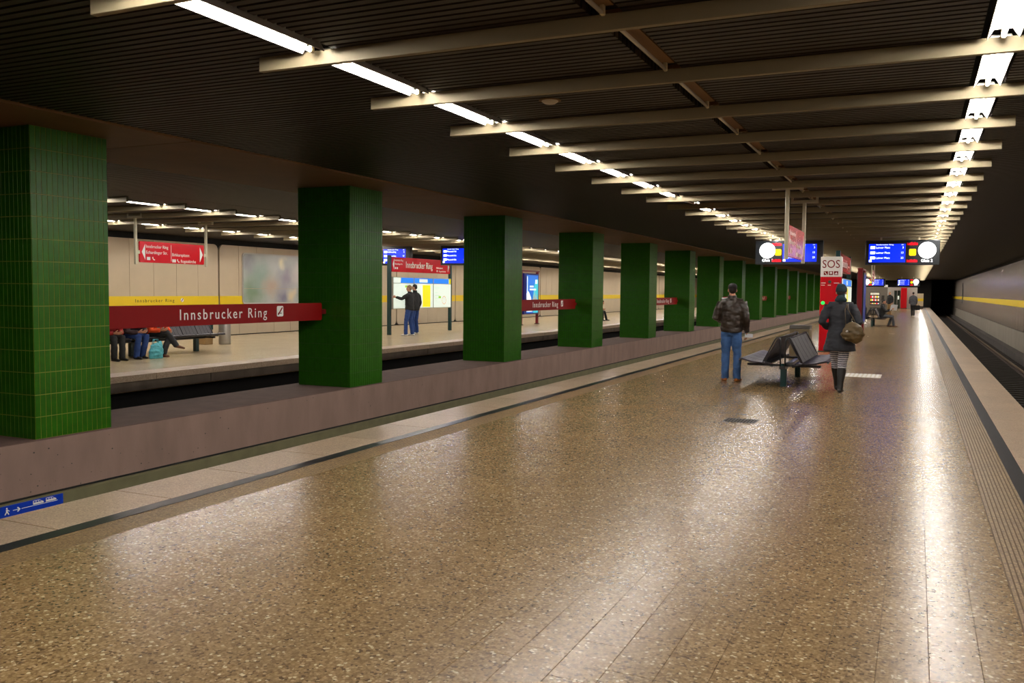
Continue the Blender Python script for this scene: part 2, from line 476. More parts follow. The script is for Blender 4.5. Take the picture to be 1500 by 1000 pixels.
# ------------------------------------------------------------------ platform across the tracks
P2L, P2R = -21.35, -13.2
floor2 = MB().box(P2L, P2R - .6, 4, 100, -.4, 0).build('floor', 'terrazzo_pale'); floor2['kind'] = 'structure'
sl2 = MB().box(0, .6, .004, 1.486, -.12, 0).mesh('edge_slab', 'edge_granite', bevel=.004)
for i in range(42): link('edge_slab', sl2, floor2, (P2R - .6, 5 + 1.49 * i, 0))
MB().box(P2R - .6, P2R, 67.6, 100, -.12, 0).build('edge_paving', 'edge_granite', floor2)
for i in range(22):
    MB().box(P2R - .5, P2R - .06, 5 + 2.98 * i + .01, 5 + 2.98 * (i + 1) - .01, -.30, -.12).build('face_panel', 'concrete_face', floor2)
MB().box(P2L, P2R - .62, 4, 100, -1.1, -.41).build('platform_body', 'void', floor2)  # near black colour stands in for the shade below the overhanging edge

# ------------------------------------------------------------------ track beds, rails
def track(x0, x1, xa, xb, y0, y1, zb=-1.1):
    t = MB().box(x0, x1, y0, y1, zb - .3, zb).build('track_bed', 'ballast'); t['kind'] = 'structure'
    sm = MB()
    y = y0 + .3
    xc = (xa + xb) / 2
    while y < y1 - .3:
        sm.box(xc - 1.15, xc + 1.15, y, y + .24, zb, zb + .05); y += .62
    tag(sm.build('sleepers', 'sleeper', t), kind='stuff')
    for x in (xa, xb):
        r = MB(); r.m = 1
        r.box(x - .06, x + .06, y0, y1, zb + .05, zb + .075); r.box(x - .01, x + .01, y0, y1, zb + .07, zb + .16)
        r.m = 0; r.box(x - .035, x + .035, y0, y1, zb + .155, zb + .19)
        r.build('rail', ['rail_steel', 'rail_rust'], t)
    return t
track(1.47, 4.2, 1.95, 3.39, Y0, 128, -1.15)
track(-8.3, XL, -7.86, -6.42, Y0, 118)
track(-13.2, -9.75, -12.25, -10.81, Y0, 110)
track(-22.7, P2L, -22.6, -21.6, Y0, 110, -1.2)
# cable ducts along the foot of the walls
for (x0, x1, za, zb) in ((3.86, 4.19, -1.15, -.82),):
    o = MB().box(x0, x1, Y0, 128, za, zb).build('wall_kerb', 'concrete_dark'); o['kind'] = 'structure'
tag(MB().cyl((-10.0, -8, -.72), (-10.0, 110, -.72), .05).build('cable_pipe', 'pipe_dark'), 'dark cable pipe running along the track side of the middle plinth', 'pipe')

# ------------------------------------------------------------------ plinth with green tiled pillars
plinth = MB()
plinth.box(-9.70, -8.44, Y0, Y1, -1.15, -.004)
wall_mid = struct('wall_middle', plinth.build('wall_middle', 'concrete_plinth'))
MB().box(-9.70, -8.445, Y0, Y1, -.004, .004).build('plinth_top', 'concrete_plinth_top', wall_mid)
MB().box(-8.44, -8.34, Y0, Y1, -1.15, -.585).build('plinth_ledge', 'concrete_ledge', wall_mid, bevel=.006)
MB().box(-8.44, -8.41, Y0, Y1, -.585, -.57).build('plinth_joint', 'black_gap', wall_mid)
# weather pits in the concrete face
pits = MB()
for i in range(130):
    y = 5.6 + 16 * random.random() ** 1.5; z = -.56 + .52 * random.random(); r = .003 + .006 * random.random() ** 2
    pits.poly([(y + r * 1.3 * math.cos(a * PI / 3), z + r * math.sin(a * PI / 3)) for a in range(6)], FX((-8.4405, 0, 0)), 0, .001)
tag(pits.build('concrete_pits', 'bin_dark', wall_mid), kind='stuff')

PY = [6.36, 12.10, 18.10, 24.06, 30.0, 36.0] + [36.0 + 5.97 * i for i in range(1, 14)]
PX0, PX1, PD, PZ0, PZ1 = -9.55, -8.50, .97, .004, 3.33
NROW, NCX, NCY = 14, 16, 15
rh = (PZ1 - PZ0) / NROW; cwx = (PX1 - PX0) / NCX; cwy = PD / NCY
def tile_piece(mb, u0, u1, v0, v1, F, j=.006, h=.002, b=.0012):
    u0 += j / 2; u1 -= j / 2; v0 += j / 2; v1 -= j / 2
    n = len(mb.v)
    mb.v += [F(u0, v0, -.001), F(u1, v0, -.001), F(u1, v1, -.001), F(u0, v1, -.001), F(u0 + b, v0 + b, h), F(u1 - b, v0 + b, h), F(u1 - b, v1 - b, h), F(u0 + b, v1 - b, h)]
    for q in ((4, 5, 6, 7), (0, 1, 5, 4), (1, 2, 6, 5), (2, 3, 7, 6), (3, 0, 4, 7)): mb.face([n + i for i in q])
# local coordinates: pillar base centre front corner at (0,0,0) = (PX1, y)
W = PX1 - PX0
core_me = MB().box(-W + .002, -.002, .002, PD - .002, 0, PZ1 - PZ0).mesh('core', 'tile_grout')
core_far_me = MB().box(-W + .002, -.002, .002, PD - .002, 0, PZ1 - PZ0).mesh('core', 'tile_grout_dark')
F_r = FX((0, 0, 0)); F_f = FNY((-W, 0, 0)); F_b = lambda u, v, w=0: (-u, PD + w, v); F_l = lambda u, v, w=0: (-W - w, PD - u, v)
def tiling(faces, skip=None):
    mb = MB()
    for nm, F, n, cw in faces:
        for c in range(n):
            for r in range(NROW):
                if skip and (nm, c, r) in skip: continue
                tile_piece(mb, c * cw, (c + 1) * cw, r * rh, (r + 1) * rh, F)
    return mb
ALLF = (('r', F_r, NCY, cwy), ('f', F_f, NCX, cwx), ('b', F_b, NCX, cwx), ('l', F_l, NCY, cwy))
single = [('r', c, r) for c in range(NCY) for r in range(NROW)] + [('f', c, r) for c in range(NCX - 6, NCX) for r in range(NROW)]
t1 = MB(); tile_piece(t1, 0, cwy, 0, rh, F_r); tile_r = t1.mesh('tile', 'tile_green')
t2 = MB(); tile_piece(t2, 0, cwx, 0, rh, F_f); tile_f = t2.mesh('tile', 'tile_green')
skin_full = tiling(ALLF).mesh('tile_facing', 'tile_green')
skin_near = tiling(ALLF, set(single)).mesh('tile_facing', 'tile_green')
pil_labels = ['green tiled pillar nearest the camera, at the left edge of the picture', 'green tiled pillar at the right end of the large red station name band',
              'third green tiled pillar, just right of the two men at the lit map board', 'fourth green tiled pillar, at the end of the second red name band',
              'fifth green tiled pillar, first one beyond the second red name band', 'sixth green tiled pillar, at the end of the third red name band']
for i, y in enumerate(PY):
    lab = pil_labels[i] if i < 6 else '%s green tiled pillar from the camera in the row on the plinth' % ORD[i]
    p = thing('tiled_pillar', lab, 'pillar', (PX1, y, PZ0), 0, 'green tiled pillars on the middle plinth')
    if i == 0:
        link('core', core_me, p)
        tag(link('tile_facing', skin_near, p), kind='stuff')
        for nm, c, r in single:
            if nm == 'r': link('tile', tile_r, p, (0, c * cwy, r * rh))
            else: link('tile', tile_f, p, (c * cwx, 0, r * rh))
    else:
        link('core', core_far_me, p)
        tag(link('tile_facing', skin_full, p), kind='stuff')

# ------------------------------------------------------------------ ceiling
ceiling = struct('ceiling', MB().box(-23.2, 4.6, Y0, 128, 3.62, 3.9).build('ceiling', 'void'))
BZ0, BZ1, SZ = 3.25, 3.352, 3.355
BSP = 1.475; B0 = 3.78
yy = B0 - 8 * BSP
# girder above the pillars, cast in lengths
for i in range(-2, 20):
    ya = 1.9 + 5.95 * i; MB().box(-10.1, -7.72, ya + .01, ya + 5.94, 3.334, 3.62).build('girder_segment', 'girder', ceiling)
beam_me = MB().box(-4.5, .80, 0, .05, BZ0, BZ1).mesh('ceiling_beam', 'beam', bevel=.003)
beam2_me = MB().box(-19.6, -13.7, 0, .05, BZ0, BZ1).mesh('ceiling_beam', 'beam', bevel=.003)
KN = int((Y1 - B0) / BSP)
for k in range(-7, KN): link('ceiling_beam', beam_me, ceiling, (0, B0 + k * BSP, 0))
B20 = 3.40
for k in range(3, 64): link('ceiling_beam', beam2_me, ceiling, (0, B20 + k * BSP, 0))
# slats: between every two beams, in four runs cut by the light slots
NS = 16; pitch = (BSP) / NS
runs = [(-7.70, -4.10), (-3.84, -1.90), (-1.69, .33), (.59, 4.45)]
slat_mes = [MB().box(x0, x1, 0, pitch * .66, SZ, SZ + .06).mesh('ceiling_slat', 'slat') for x0, x1 in runs]
rest = MB()
for k in range(-7, KN):
    for j in range(NS):
        y = B0 + k * BSP + (j + .5) * pitch
        for q, (x0, x1) in enumerate(runs):
            if 0 <= k <= 3 or (k == 4 and j < 8): link('ceiling_slat', slat_mes[q], ceiling, (0, y, 0))
            else: rest.box(x0, x1, y, y + pitch * .66, SZ, SZ + .06)
tag(rest.build('ceiling_slats', 'slat', ceiling), kind='stuff')
rest = MB()
for k in range(2, 64):
    for j in range(NS):
        y = B20 + k * BSP + (j + .5) * pitch
        for (x0, x1) in ((-13.0, -10.12), (-22.9, -19.15), (-18.89, -14.48), (-14.22, -13.02)):
            rest.box(x0, x1, y, y + pitch * .66, SZ, SZ + .06)
tag(rest.build('ceiling_slats', 'slat', ceiling), kind='stuff')

# fluorescent lights in the slots between the beams
TLEN = 1.27
def light_proto(on, label, group):
    t = thing('fluorescent_light', label, 'ceiling light', (0, 0, 0), 0, group)
    tr = MB()
    if on: tr.poly([(-.098, -.012), (-.093, -.012), (-.055, .05), (.055, .05), (.093, -.012), (.098, -.012), (.06, .06), (-.06, .06)], lambda u, v, w: (u, w, v), -.02, TLEN + .02)
    else: tr.box(-.065, .065, -.02, TLEN + .02, .045, .075)
    tr.build('reflector', 'tray_white' if on else 'girder', t)
    MB().cyl((0, .02, 0), (0, TLEN - .02, 0), .014, 8).build('tube', 'tube_light' if on else 'tube_off', t, smooth=True)
    for y in (0, TLEN):
        MB().box(-.014, .014, y - .02, y + .02, -.016, .05).build('lamp_holder', 'lamp_cap', t, bevel=.006)
    return t
LZ = 3.338
def light_row(x, ks, b0, on, names, off=(), group='', far=''):
    proto = None; pi = 0
    for k in ks:
        y = b0 + k * BSP + .05 + .09
        lab = names(pi) if (k >= 0 and names(pi)) else (far if k >= 0 else far.replace('far along', 'out of the picture along'))
        if k >= 0: pi += 1
        is_on = on and k not in off
        if proto is None or not is_on and on:
            o = light_proto(is_on, lab, group); o.location = (x, y, LZ)
            if is_on == on: proto = o
        else: dup(proto, (x, y, LZ), 0, lab, group)
def nm_left(i):
    if i == 8: return 'dark fluorescent tube, the only unlit one in the row above the left platform edge'
    n = i if i < 8 else i - 1
    return '%s lit fluorescent tube from the front in the row above the left platform edge' % ORD[n] if n < 26 else None
def nm_right(i):
    return None if i < 2 else ('%s fluorescent tube from the top edge in the dazzling row above the right platform edge' % ORD[i - 2] if i < 30 else None)
def nm_mid(i):
    return '%s unlit fluorescent tube from the front in the middle slot of the ceiling' % ORD[i] if i < 24 else None
def px(x, y, z):
    d = Vector((x, y, z - 1.65)); w = d.dot(f_)
    return 750 + 1289.5 * d.dot(r_) / w, 500 - 1289.5 * d.dot(u_) / w
GAPS = []
for i in range(9):
    GAPS.append((px(PX1, PY[i] + PD, 2)[0], px(PX0, PY[i + 1], 2)[0]))
def nm_far(x, k0, row):
    count = {}; out = {}
    for i in range(60):
        u = px(x, B20 + (k0 + i) * BSP + .75, LZ)[0]
        for g, (a, b) in enumerate(GAPS):
            if a < u < b:
                count[g] = count.get(g, 0) + 1
                out[i] = '%s lit tube in the %s across the tracks seen between %s and %s pillars' % (ORD[count[g] - 1], row, ORD[g], ORD[g + 1])
    return lambda i: out.get(i)
light_row(-3.97, range(-7, KN - 1), B0, True, nm_left, (8,), 'lights above the left platform edge', 'lit fluorescent tube far along the row above the left platform edge')
light_row(.46, range(-7, KN - 1), B0, True, nm_right, (), 'lights above the right platform edge', 'lit fluorescent tube far along the row above the right platform edge')
light_row(-1.795, range(0, KN - 1), B0, False, nm_mid, (), 'unlit lights in the middle slot', 'unlit fluorescent tube far along the middle slot of the ceiling')
light_row(-14.35, range(5, 62), B20, True, nm_far(-14.35, 5, 'near row'), (), 'lights of the platform across the tracks, near row', 'lit fluorescent tube of the near row across the tracks, hidden behind a pillar')
light_row(-19.02, range(7, 62), B20, True, nm_far(-19.02, 7, 'back row'), (), 'lights of the platform across the tracks, back row', 'lit fluorescent tube of the back row across the tracks, hidden behind a pillar')
cs = thing('ceiling_speaker', 'small round white speaker set into the slatted ceiling right of the left lights', 'speaker', (-3.05, 7.42, 3.352))
MB().limb([(0, 0, 0), (0, 0, -.012), (0, 0, -.03)], [.075, .075, .05], 18).build('cover', 'speaker_white', cs, smooth=True)
MB().limb([(0, 0, .001), (0, 0, -.006)], [.1, .1], 18).build('rim', 'girder', cs)

# ------------------------------------------------------------------ outer walls
GL = 5.9
def panel_wall(name, F, u_first, n_groups, panels, z0, z1, band, mat_name, r, letter=None, gap=.07):
    """a wall clad in groups of panels with rounded outer corners; F maps (u, v, w)"""
    root = MB().rect(u_first - 2, u_first + n_groups * GL + 1, -1.2, 3.62, F, -.3, -.06).build(name, 'black_gap'); root['kind'] = 'structure'
    pw = (GL - gap) / panels
    for g in range(n_groups):
        a = u_first + g * GL + gap / 2
        for i in range(panels):
            jn = .006 if mat_name == 'wall_panel' else .016
            u0, u1 = a + i * pw + jn, a + (i + 1) * pw - jn
            c = (i == 0, i == panels - 1, i == panels - 1, i == 0)
            pts = rounded(u0, u1, z0, z1, r, 4, c)
            MB().poly(pts, F, -.06, 0).build('wall_panel', mat_name, root)
        b = MB().rect(a, a + GL - gap, band[0], band[1], F, .001, .006).build('yellow_band', 'band_yellow', root)
        if letter and g in letter: letter[g](b, a)
    return root
def band_text(b, a):
    text('Innsbrucker Ring', b, FX((-22.6, 0, 0)), a + 2.15, 1.14, .0075, .105, 'text_dark', width=1.62, space=1.35)
    MB().disc(a + 4.12, 1.2, .065, FX((-22.6, 0, 0)), .006, .009, 14).build('pictogram', 'sign_white', b)
    MB().poly([(a + 4.07, 1.16), (a + 4.09, 1.145), (a + 4.17, 1.24), (a + 4.15, 1.255)], FX((-22.6, 0, 0)), .009, .011).build('pictogram', 'sign_red', b)
panel_wall('wall_left', FX((-22.6, 0, 0)), 24.2 - 3 * GL, 16, 6, -.06, 3.16, (1.02, 1.335), 'wall_panel', .2, {2: band_text, 5: band_text, 7: band_text, 9: band_text})
FR = lambda u, v, w=0: (4.2 - w, u, v)
wr = panel_wall('wall_right', FR, 40.4, 15, 5, .06, 3.18, (1.10, 1.40), 'wall_panel_metal', .05, None, .03)
for g in range(15):
    MB().rect(40.4 + g * GL + .008, 40.4 + (g + 1) * GL - .008, -1.2, .03, FR, -.06, .015).build('concrete_base', 'concrete_base', wr)
o = MB().rect(-8, 40.4, -1.2, 3.62, FR, -.3, 0).build('wall_right', 'wall_panel_metal'); o['kind'] = 'structure'
MB().rect(98.2, 99.6, .75, 2.75, FR, .008, .04).build('wall_recess', 'black_gap', wr)
o = MB().box(1.6, 4.6, 127.9, 128.4, -1.5, 3.9).build('wall_back', 'void'); o['kind'] = 'structure'  # black sheet in place of the tunnel's darkness behind the right track
o = MB().box(-23, 1.6, 118, 118.4, -1.5, 3.9).build('wall_back', 'void'); o['kind'] = 'structure'  # black sheet too, its colour imitates the dark beyond the platform ends

# large framed advertisement on the wall across the tracks
bb = thing('billboard', 'large glossy wall advertisement in a rounded frame above the yellow band', 'billboard', (-22.59, 25.42, 0))
Fb = FX((0, 0, 0))
fr = MB().poly(rounded(-.05, 4.05, 1.03, 2.93, .16, 5), Fb, .0, .02).build('frame', 'case_grey', bb)
MB().poly(rounded(0, 4.0, 1.08, 2.88, .13, 5), Fb, .02, .03).build('poster', 'billboard_print', bb)
MB().rect(.02, 3.98, 1.60, 1.612, Fb, .03, .031).build('poster_seam', 'poster_beige', bb)

# ------------------------------------------------------------------ red name bands between the pillars
def no_smoking(parent, F, u, v, s, w):
    MB().poly(rounded(u, u + s, v, v + s * 1.08, s * .15, 3), F, w, w + .003).build('pictogram', 'sign_white', parent)
    MB().poly([(u + .12 * s, v + .22 * s), (u + .24 * s, v + .12 * s), (u + .9 * s, v + .86 * s), (u + .8 * s, v + .97 * s)], F, w + .003, w + .005).build('pictogram', 'sign_red', parent)
    MB().poly([(u + .15 * s, v + .3 * s), (u + .75 * s, v + .3 * s), (u + .75 * s, v + .38 * s), (u + .15 * s, v + .38 * s)], F, w + .003, w + .0045).build('pictogram', 'casing_dark', parent)
bandlab = ['large red band sign with the station name nearest the camera, between first and second pillars', 'second red band sign with the station name, between third and fourth pillars',
           'third red band sign with the station name, small, between fifth and sixth pillars', 'fourth red band sign with the station name, far along the pillars',
           'fifth red band sign with the station name, far along the pillars', 'sixth red band sign with the station name, far along the pillars']
for q, i in enumerate(range(0, 12, 2)):
    ya = PY[i] + PD + .02; yb = PY[i + 1] - .012
    t = thing('station_name_band', bandlab[q], 'sign', (-9.0, ya, 1.12), 0, 'red station name bands between the pillars')
    Lb = (PY[i + 1] - .12) - (ya + .25)
    MB().poly(rounded(.25, .25 + Lb, 0, .285, .03, 4), FX((.03, 0, 0)), -.06, 0).build('panel', 'sign_red', t, bevel=.004)
    MB().box(-.03, .03, .25 + Lb, yb - ya, .10, .18).build('bracket', 'post_red', t)
    MB().box(-.03, .03, 0, .25, .10, .18).build('bracket', 'post_red', t)
    uR = .25 + Lb
    text('Innsbrucker Ring', t, FX((.03, 0, 0)), uR - 3.11, .083, .002, .145, 'sign_white', width=1.74, space=1.3)
    no_smoking(t, FX((.03, 0, 0)), uR - 1.14, .085, .15, .001)

# blue sign on the ledge of the plinth
t = thing('platform_sign', 'blue strip sign with white arrow and two train pictograms on the plinth ledge', 'sign', (-8.338, 4.17, -.588))
Fs = FX((0, 0, 0))
MB().rect(0, 2.37, -.22, -.002, Fs, .0, .012).build('panel', 'sign_blue', t, bevel=.002)
text('ng', t, Fs, 1.56, -.085, .013, .062, 'sign_white', sx=.8)
def pict(pts): MB().poly(pts, Fs, .012, .0145).build('pictogram', 'sign_white', t)
bx = 1.70
MB().disc(bx + .018, -.028, .009, Fs, .012, .0145, 8).build('pictogram', 'sign_white', t)
pict([(bx + .008, -.04), (bx + .028, -.04), (bx + .026, -.062), (bx + .044, -.092), (bx + .034, -.094), (bx + .018, -.068), (bx + .002, -.094), (bx - .008, -.09), (bx + .01, -.062)])
pict([(bx + .028, -.042), (bx + .048, -.058), (bx + .044, -.062), (bx + .026, -.05)])
pict([(1.785, -.058), (1.845, -.058), (1.83, -.042), (1.84, -.036), (1.868, -.061), (1.84, -.086), (1.83, -.08), (1.845, -.064), (1.785, -.064)])
def train_icon(a):
    pict([(a, -.052), (a, -.012), (a + .075, -.012), (a + .12, -.037), (a + .125, -.046), (a + .118, -.052)])
    for b, c in ((.008, .03), (.038, .06)):
        MB().rect(a + b, a + c, -.032, -.017, Fs, .0145, .016).build('pictogram', 'sign_blue', t)
    MB().poly([(a + .068, -.032), (a + .1, -.032), (a + .075, -.017), (a + .068, -.017)], Fs, .0145, .016).build('pictogram', 'sign_blue', t)
train_icon(2.01); train_icon(2.16)
pict([(1.88, -.064), (2.30, -.064), (2.30, -.059), (1.88, -.059)])

# ------------------------------------------------------------------ hanging direction signs
def arrow_poly(u, v0, v1, d):
    m = (v0 + v1) / 2
    return [(u, v0), (u, v1), (u - d, m)] if d > 0 else [(u, v1), (u, v0), (u - d, m)]
def direction_sign(label, loc, sgn_mat='sign_red_bright'):
    t = thing('direction_sign', label, 'sign', loc, 0, 'hanging red direction signs')
    for y in (0, 2.26):
        MB().box(-.03, .03, y - .03, y + .03, 2.17, 3.25).build('post', 'post_cream', t, bevel=.008)
        b = MB(); b.box(-.235, .235, y - .03, y + .03, 3.25, 3.30); b.box(-.235, -.195, y - .03, y + .03, 3.29, 3.40); b.box(.195, .235, y - .03, y + .03, 3.29, 3.40)
        b.build('ceiling_bracket', 'post_cream', t)
    MB().box(-.02, .02, .03, .11, 2.42, 2.50).build('clamp', 'post_cream', t); MB().box(-.02, .02, 2.15, 2.23, 2.42, 2.50).build('clamp', 'post_cream', t)
    MB().poly(rounded(.10, 2.17, 2.22, 2.72, .03, 3), FX((.02, 0, 0)), -.04, 0).build('panel', sgn_mat, t, bevel=.004)
    F = FX((.021, 0, 0))
    MB().poly([(.26, 2.28), (.26, 2.66), (.16, 2.47)], F, 0, .003).build('arrow', 'sign_white', t)
    MB().poly([(2.02, 2.28), (2.12, 2.47), (2.02, 2.66)], F, 0, .003).build('arrow', 'sign_white', t)
    MB().rect(1.06, 1.07, 2.27, 2.67, F, 0, .003).build('divider', 'sign_white', t)
    text('Innsbrucker Ring', t, F, .29, 2.57, .001, .075, 'sign_white', width=.68)
    text('Echardinger Str.', t, F, .29, 2.43, .001, .075, 'sign_white', width=.66)
    text('Birkkarspitzstr.', t, F, 1.1, 2.40, .001, .075, 'sign_white', width=.58)
    text('Rogatekirche', t, F, 1.38, 2.25, .001, .075, 'sign_white', width=.5)
    for u, v in ((.31, 2.28), (1.1, 2.25), (1.16, 2.25)):
        MB().rect(u, u + .05 if u > 1 else u + .1, v, v + .075, F, 0, .003).build('pictogram', 'sign_white', t)
    for u, v in ((.47, 2.28), (1.25, 2.25)):
        MB().poly([(u, v + .06), (u + .02, v + .085), (u + .035, v + .07), (u + .028, v + .05), (u + .06, v + .02), (u + .08, v + .025), (u + .085, v + .005), (u + .06, v - .002), (u + .03, v + .015)], F, 0, .003).build('pictogram', 'sign_white', t)
    return t
ds = direction_sign('red direction sign with white lettering hanging over the platform across the tracks', (-16.75, 15.22, 0))
dup(ds, (-1.88, 14.36, 0), 0, 'red direction sign seen edge on, hanging from two cream posts above the bench')
dup(ds, (-1.9, 43.6, 0), 0, 'far red direction sign on thin cream posts, behind the second bench')

# ------------------------------------------------------------------ train displays
def display(label, loc, clock_left, dest, gleis):
    """1.98 m wide casing, lower left corner of the front at loc"""
    t = thing('train_display', label, 'display', loc, 0, 'hanging train displays')
    Wd, Hd = 1.98, .72
    MB().box(0, Wd, 0, .22, 0, Hd).build('casing', 'casing_dark', t, bevel=.012)
    for x in (.42, 1.44):
        MB().box(x - .025, x + .025, .08, .13, Hd, 3.36 - loc[2]).build('hanger', 'post_cream', t)
    F = FNY((0, 0, 0))
    sx0 = .82 if clock_left else .10
    MB().rect(sx0 - .05, sx0 + 1.08, .04, Hd - .03, F, 0, .006).build('screen_frame', 'casing_black', t)
    sc = MB().rect(sx0, sx0 + .98, .08, Hd - .11, F, .006, .012).build('screen', 'screen_blue', t)
    text('Innsbrucker Ring', sc, F, sx0 + .2, .575, .0125, .034, 'screen_text', width=.46)
    text('min', sc, F, sx0 + .93, .575, .0125, .03, 'screen_text', align='R')
    for j, mn in enumerate(('3', '13', '23')):
        v = .48 - j * .15
        MB().rect(sx0 + .04, sx0 + .165, v - .012, v + .068, F, .012, .014).build('line_badge', 'screen_text', sc)
        text(dest, sc, F, sx0 + .19, v, .0125, .056, 'screen_text', width=.38)
        text(mn, sc, F, sx0 + .93, v, .0125, .056, 'screen_text', align='R')
    MB().rect(sx0 + .01, sx0 + .08, .09, .15, F, .012, .014).build('line_badge', 'screen_text', sc)
    cx = .36 if clock_left else Wd - .33
    c = MB().disc(cx, .42, .235, F, 0, .02, 32).build('clock_face', 'clock_white', t)
    MB().poly([(cx - .012, .40), (cx + .012, .40), (cx + .012, .60), (cx - .012, .60)], F, .02, .023).build('clock_hand', 'clock_hand', c)
    MB().poly([(cx - .01, .41), (cx + .02, .40), (cx + .13, .5), (cx + .11, .52)], F, .02, .023).build('clock_hand', 'clock_hand', c)
    text(gleis, t, F, cx, .085, .003, .085, 'clock_white', width=.3, align='C')
    lx = .66 if clock_left else Wd - .78
    s = lx - .16 if clock_left else lx - .08
    for v in (.57, .08):
        q = MB()
        for i in range(6):
            h = (.075, .062, .08, .07, .078, .064)[i]
            q.rect(s + i * .047, s + i * .047 + .04, v, v + h, F, .002, .006)
        q.rect(s, s + .28, v + .012, v + .05, F, .002, .005)
        q.build('led_strip', 'led_red', t)
    MB().poly(rounded(lx - .07 if clock_left else lx - .02, lx + .11 if clock_left else lx + .16, .27, .46, .03, 3), F, 0, .008).build('indicator_lamp', 'led_yellow', t)
    return t
d1 = display('train display with round clock at its left, behind the edge-on red direction sign', (-4.58, 28, 2.51), True, 'Feldmoching', 'Gleis 1')
d2 = display('train display with round clock at its right, nearest one above the right track edge', (-1.42, 28, 2.48), False, 'Laimer Platz', 'Gleis 2')
display('small far train display with clock at its left, above the snack machine', (-4.72, 91, 2.35), True, 'Feldmoching', 'Gleis 1')
display('small far train display with clock at its right, above the far red column', (-1.75, 91, 2.35), False, 'Laimer Platz', 'Gleis 2')
d3 = display('blue train display overlapping the right end of the lit map board across the tracks', (-16.0, 28.5, 2.53), False, 'Messestadt Ost', 'Gleis 4')
d4 = display('blue train display behind the red header of the map board across the tracks', (-19.3, 28.5, 2.53), True, 'Feldmoching', 'Gleis 3')

# ------------------------------------------------------------------ lit map boards
def map_board(label, loc):
    t = thing('map_board', label, 'notice board', loc, 0, 'map boards with red header')
    for y in (0, 4.5):
        MB().box(-.06, .06, y - .06, y + .06, 0, 2.85).build('post', 'post_teal', t, bevel=.01)
    MB().box(-.05, .05, .09, 4.41, 2.26, 2.79).build('header_panel', 'sign_red_bright', t, bevel=.006)
    F = FX((.051, 0, 0))
    text('Innsbrucker Ring', t, F, 1.05, 2.42, .001, .24, 'sign_white', width=1.95)
    text('Innsbrucker Ring', t, F, .28, 2.65, .001, .06, 'sign_white', width=.56)
    text('Echardinger Str.', t, F, .28, 2.52, .001, .06, 'sign_white', width=.54)
    MB().poly([(.24, 2.33), (.24, 2.73), (.15, 2.53)], F, 0, .003).build('arrow', 'sign_white', t)
    text('Birkkarspitzstr.', t, F, 3.3, 2.45, .001, .06, 'sign_white', width=.52)
    text('Rogatekirche', t, F, 3.5, 2.32, .001, .06, 'sign_white', width=.55)
    MB().poly([(4.22, 2.33), (4.32, 2.53), (4.22, 2.73)], F, 0, .003).build('arrow', 'sign_white', t)
    for u, v in ((.3, 2.36), (.42, 2.36), (3.32, 2.32)):
        MB().rect(u, u + .07, v, v + .07, F, 0, .003).build('pictogram', 'sign_white', t)
    for j in range(3):
        y0 = .10 + j * 1.44; y1 = y0 + 1.42
        c = MB().box(-.10, .10, y0, y1, .92, 2.08).build('display_case', 'case_grey', t, bevel=.01)
        G = FX((.101, 0, 0))
        MB().rect(y0 + .03, y1 - .03, 1.0 - .05, 1.84, G, 0, .004).build('poster', 'backlit_paper', c)
        if j == 0:
            MB().rect(y0 + .03, y0 + .5, 1.87, 2.05, G, 0, .006).build('title_strip', 'backlit_paper', c)
            MB().poly([(y0 + .48, 1.87), (y1 - .03, 1.87), (y1 - .03, 2.05), (y0 + .55, 2.05)], G, .004, .008).build('title_strip', 'backlit_blue', c)
            for (a, b, e, g, mm) in ((.2, 1.1, 1.2, 1.205, 'print_grey'), (.5, .9, 1.08, 1.085, 'print_grey'), (.8, 1.1, 1.7, 1.78, 'print_green'), (.3, .9, 1.5, 1.506, 'print_grey'), (.6, .61, 1.1, 1.7, 'print_grey')):
                MB().rect(y0 + a, y0 + b, e, g, G, .004, .006).build('map_print', mm, c)
        elif j == 1:
            MB().rect(y0 + .03, y1 - .03, 1.87, 2.05, G, 0, .006).build('title_strip', 'backlit_blue', c)
            MB().rect(y0 + .38, y0 + .98, 1.9, 2.02, G, .006, .008).build('title_strip', 'backlit_paper', c)
            MB().rect(y0 + .62, y0 + 1.2, .97, 1.8, G, .004, .007).build('yellow_poster', 'backlit_yellow', c)
            for v in (1.2, 1.58):
                q = MB()
                for i in range(16):
                    a0, a1 = 2 * PI * i / 16, 2 * PI * (i + 1) / 16
                    q.poly([(y0 + .91 + .13 * math.cos(a0), v + .13 * math.sin(a0)), (y0 + .91 + .13 * math.cos(a1), v + .13 * math.sin(a1)), (y0 + .91 + .11 * math.cos(a1), v + .11 * math.sin(a1)), (y0 + .91 + .11 * math.cos(a0), v + .11 * math.sin(a0))], G, .007, .008)
                q.build('map_print', 'print_green', c)
        else:
            MB().rect(y0 + .03, y1 - .2, 1.87, 2.05, G, 0, .006).build('title_strip', 'backlit_blue', c)
            MB().rect(y1 - .2, y1 - .03, 1.87, 2.05, G, 0, .006).build('title_strip', 'backlit_yellow', c)
            for i in range(6):
                MB().rect(y0 + .12, y0 + .5 - .06 * (i % 3), 1.7 - .1 * i, 1.715 - .1 * i, G, .004, .006).build('map_print', 'print_grey', c)
            MB().rect(y0 + .4, y0 + .6, 1.3, 1.38, G, .004, .006).build('map_print', 'print_green', c)
            q = MB()
            for i in range(16):
                a0, a1 = 2 * PI * i / 16, 2 * PI * (i + 1) / 16
                q.poly([(y0 + .85 + .17 * math.cos(a0), 1.22 + .17 * math.sin(a0)), (y0 + .85 + .17 * math.cos(a1), 1.22 + .17 * math.sin(a1)), (y0 + .85 + .14 * math.cos(a1), 1.22 + .14 * math.sin(a1)), (y0 + .85 + .14 * math.cos(a0), 1.22 + .14 * math.sin(a0))], G, .004, .006)
            q.build('map_print', 'print_red', c)
    return t
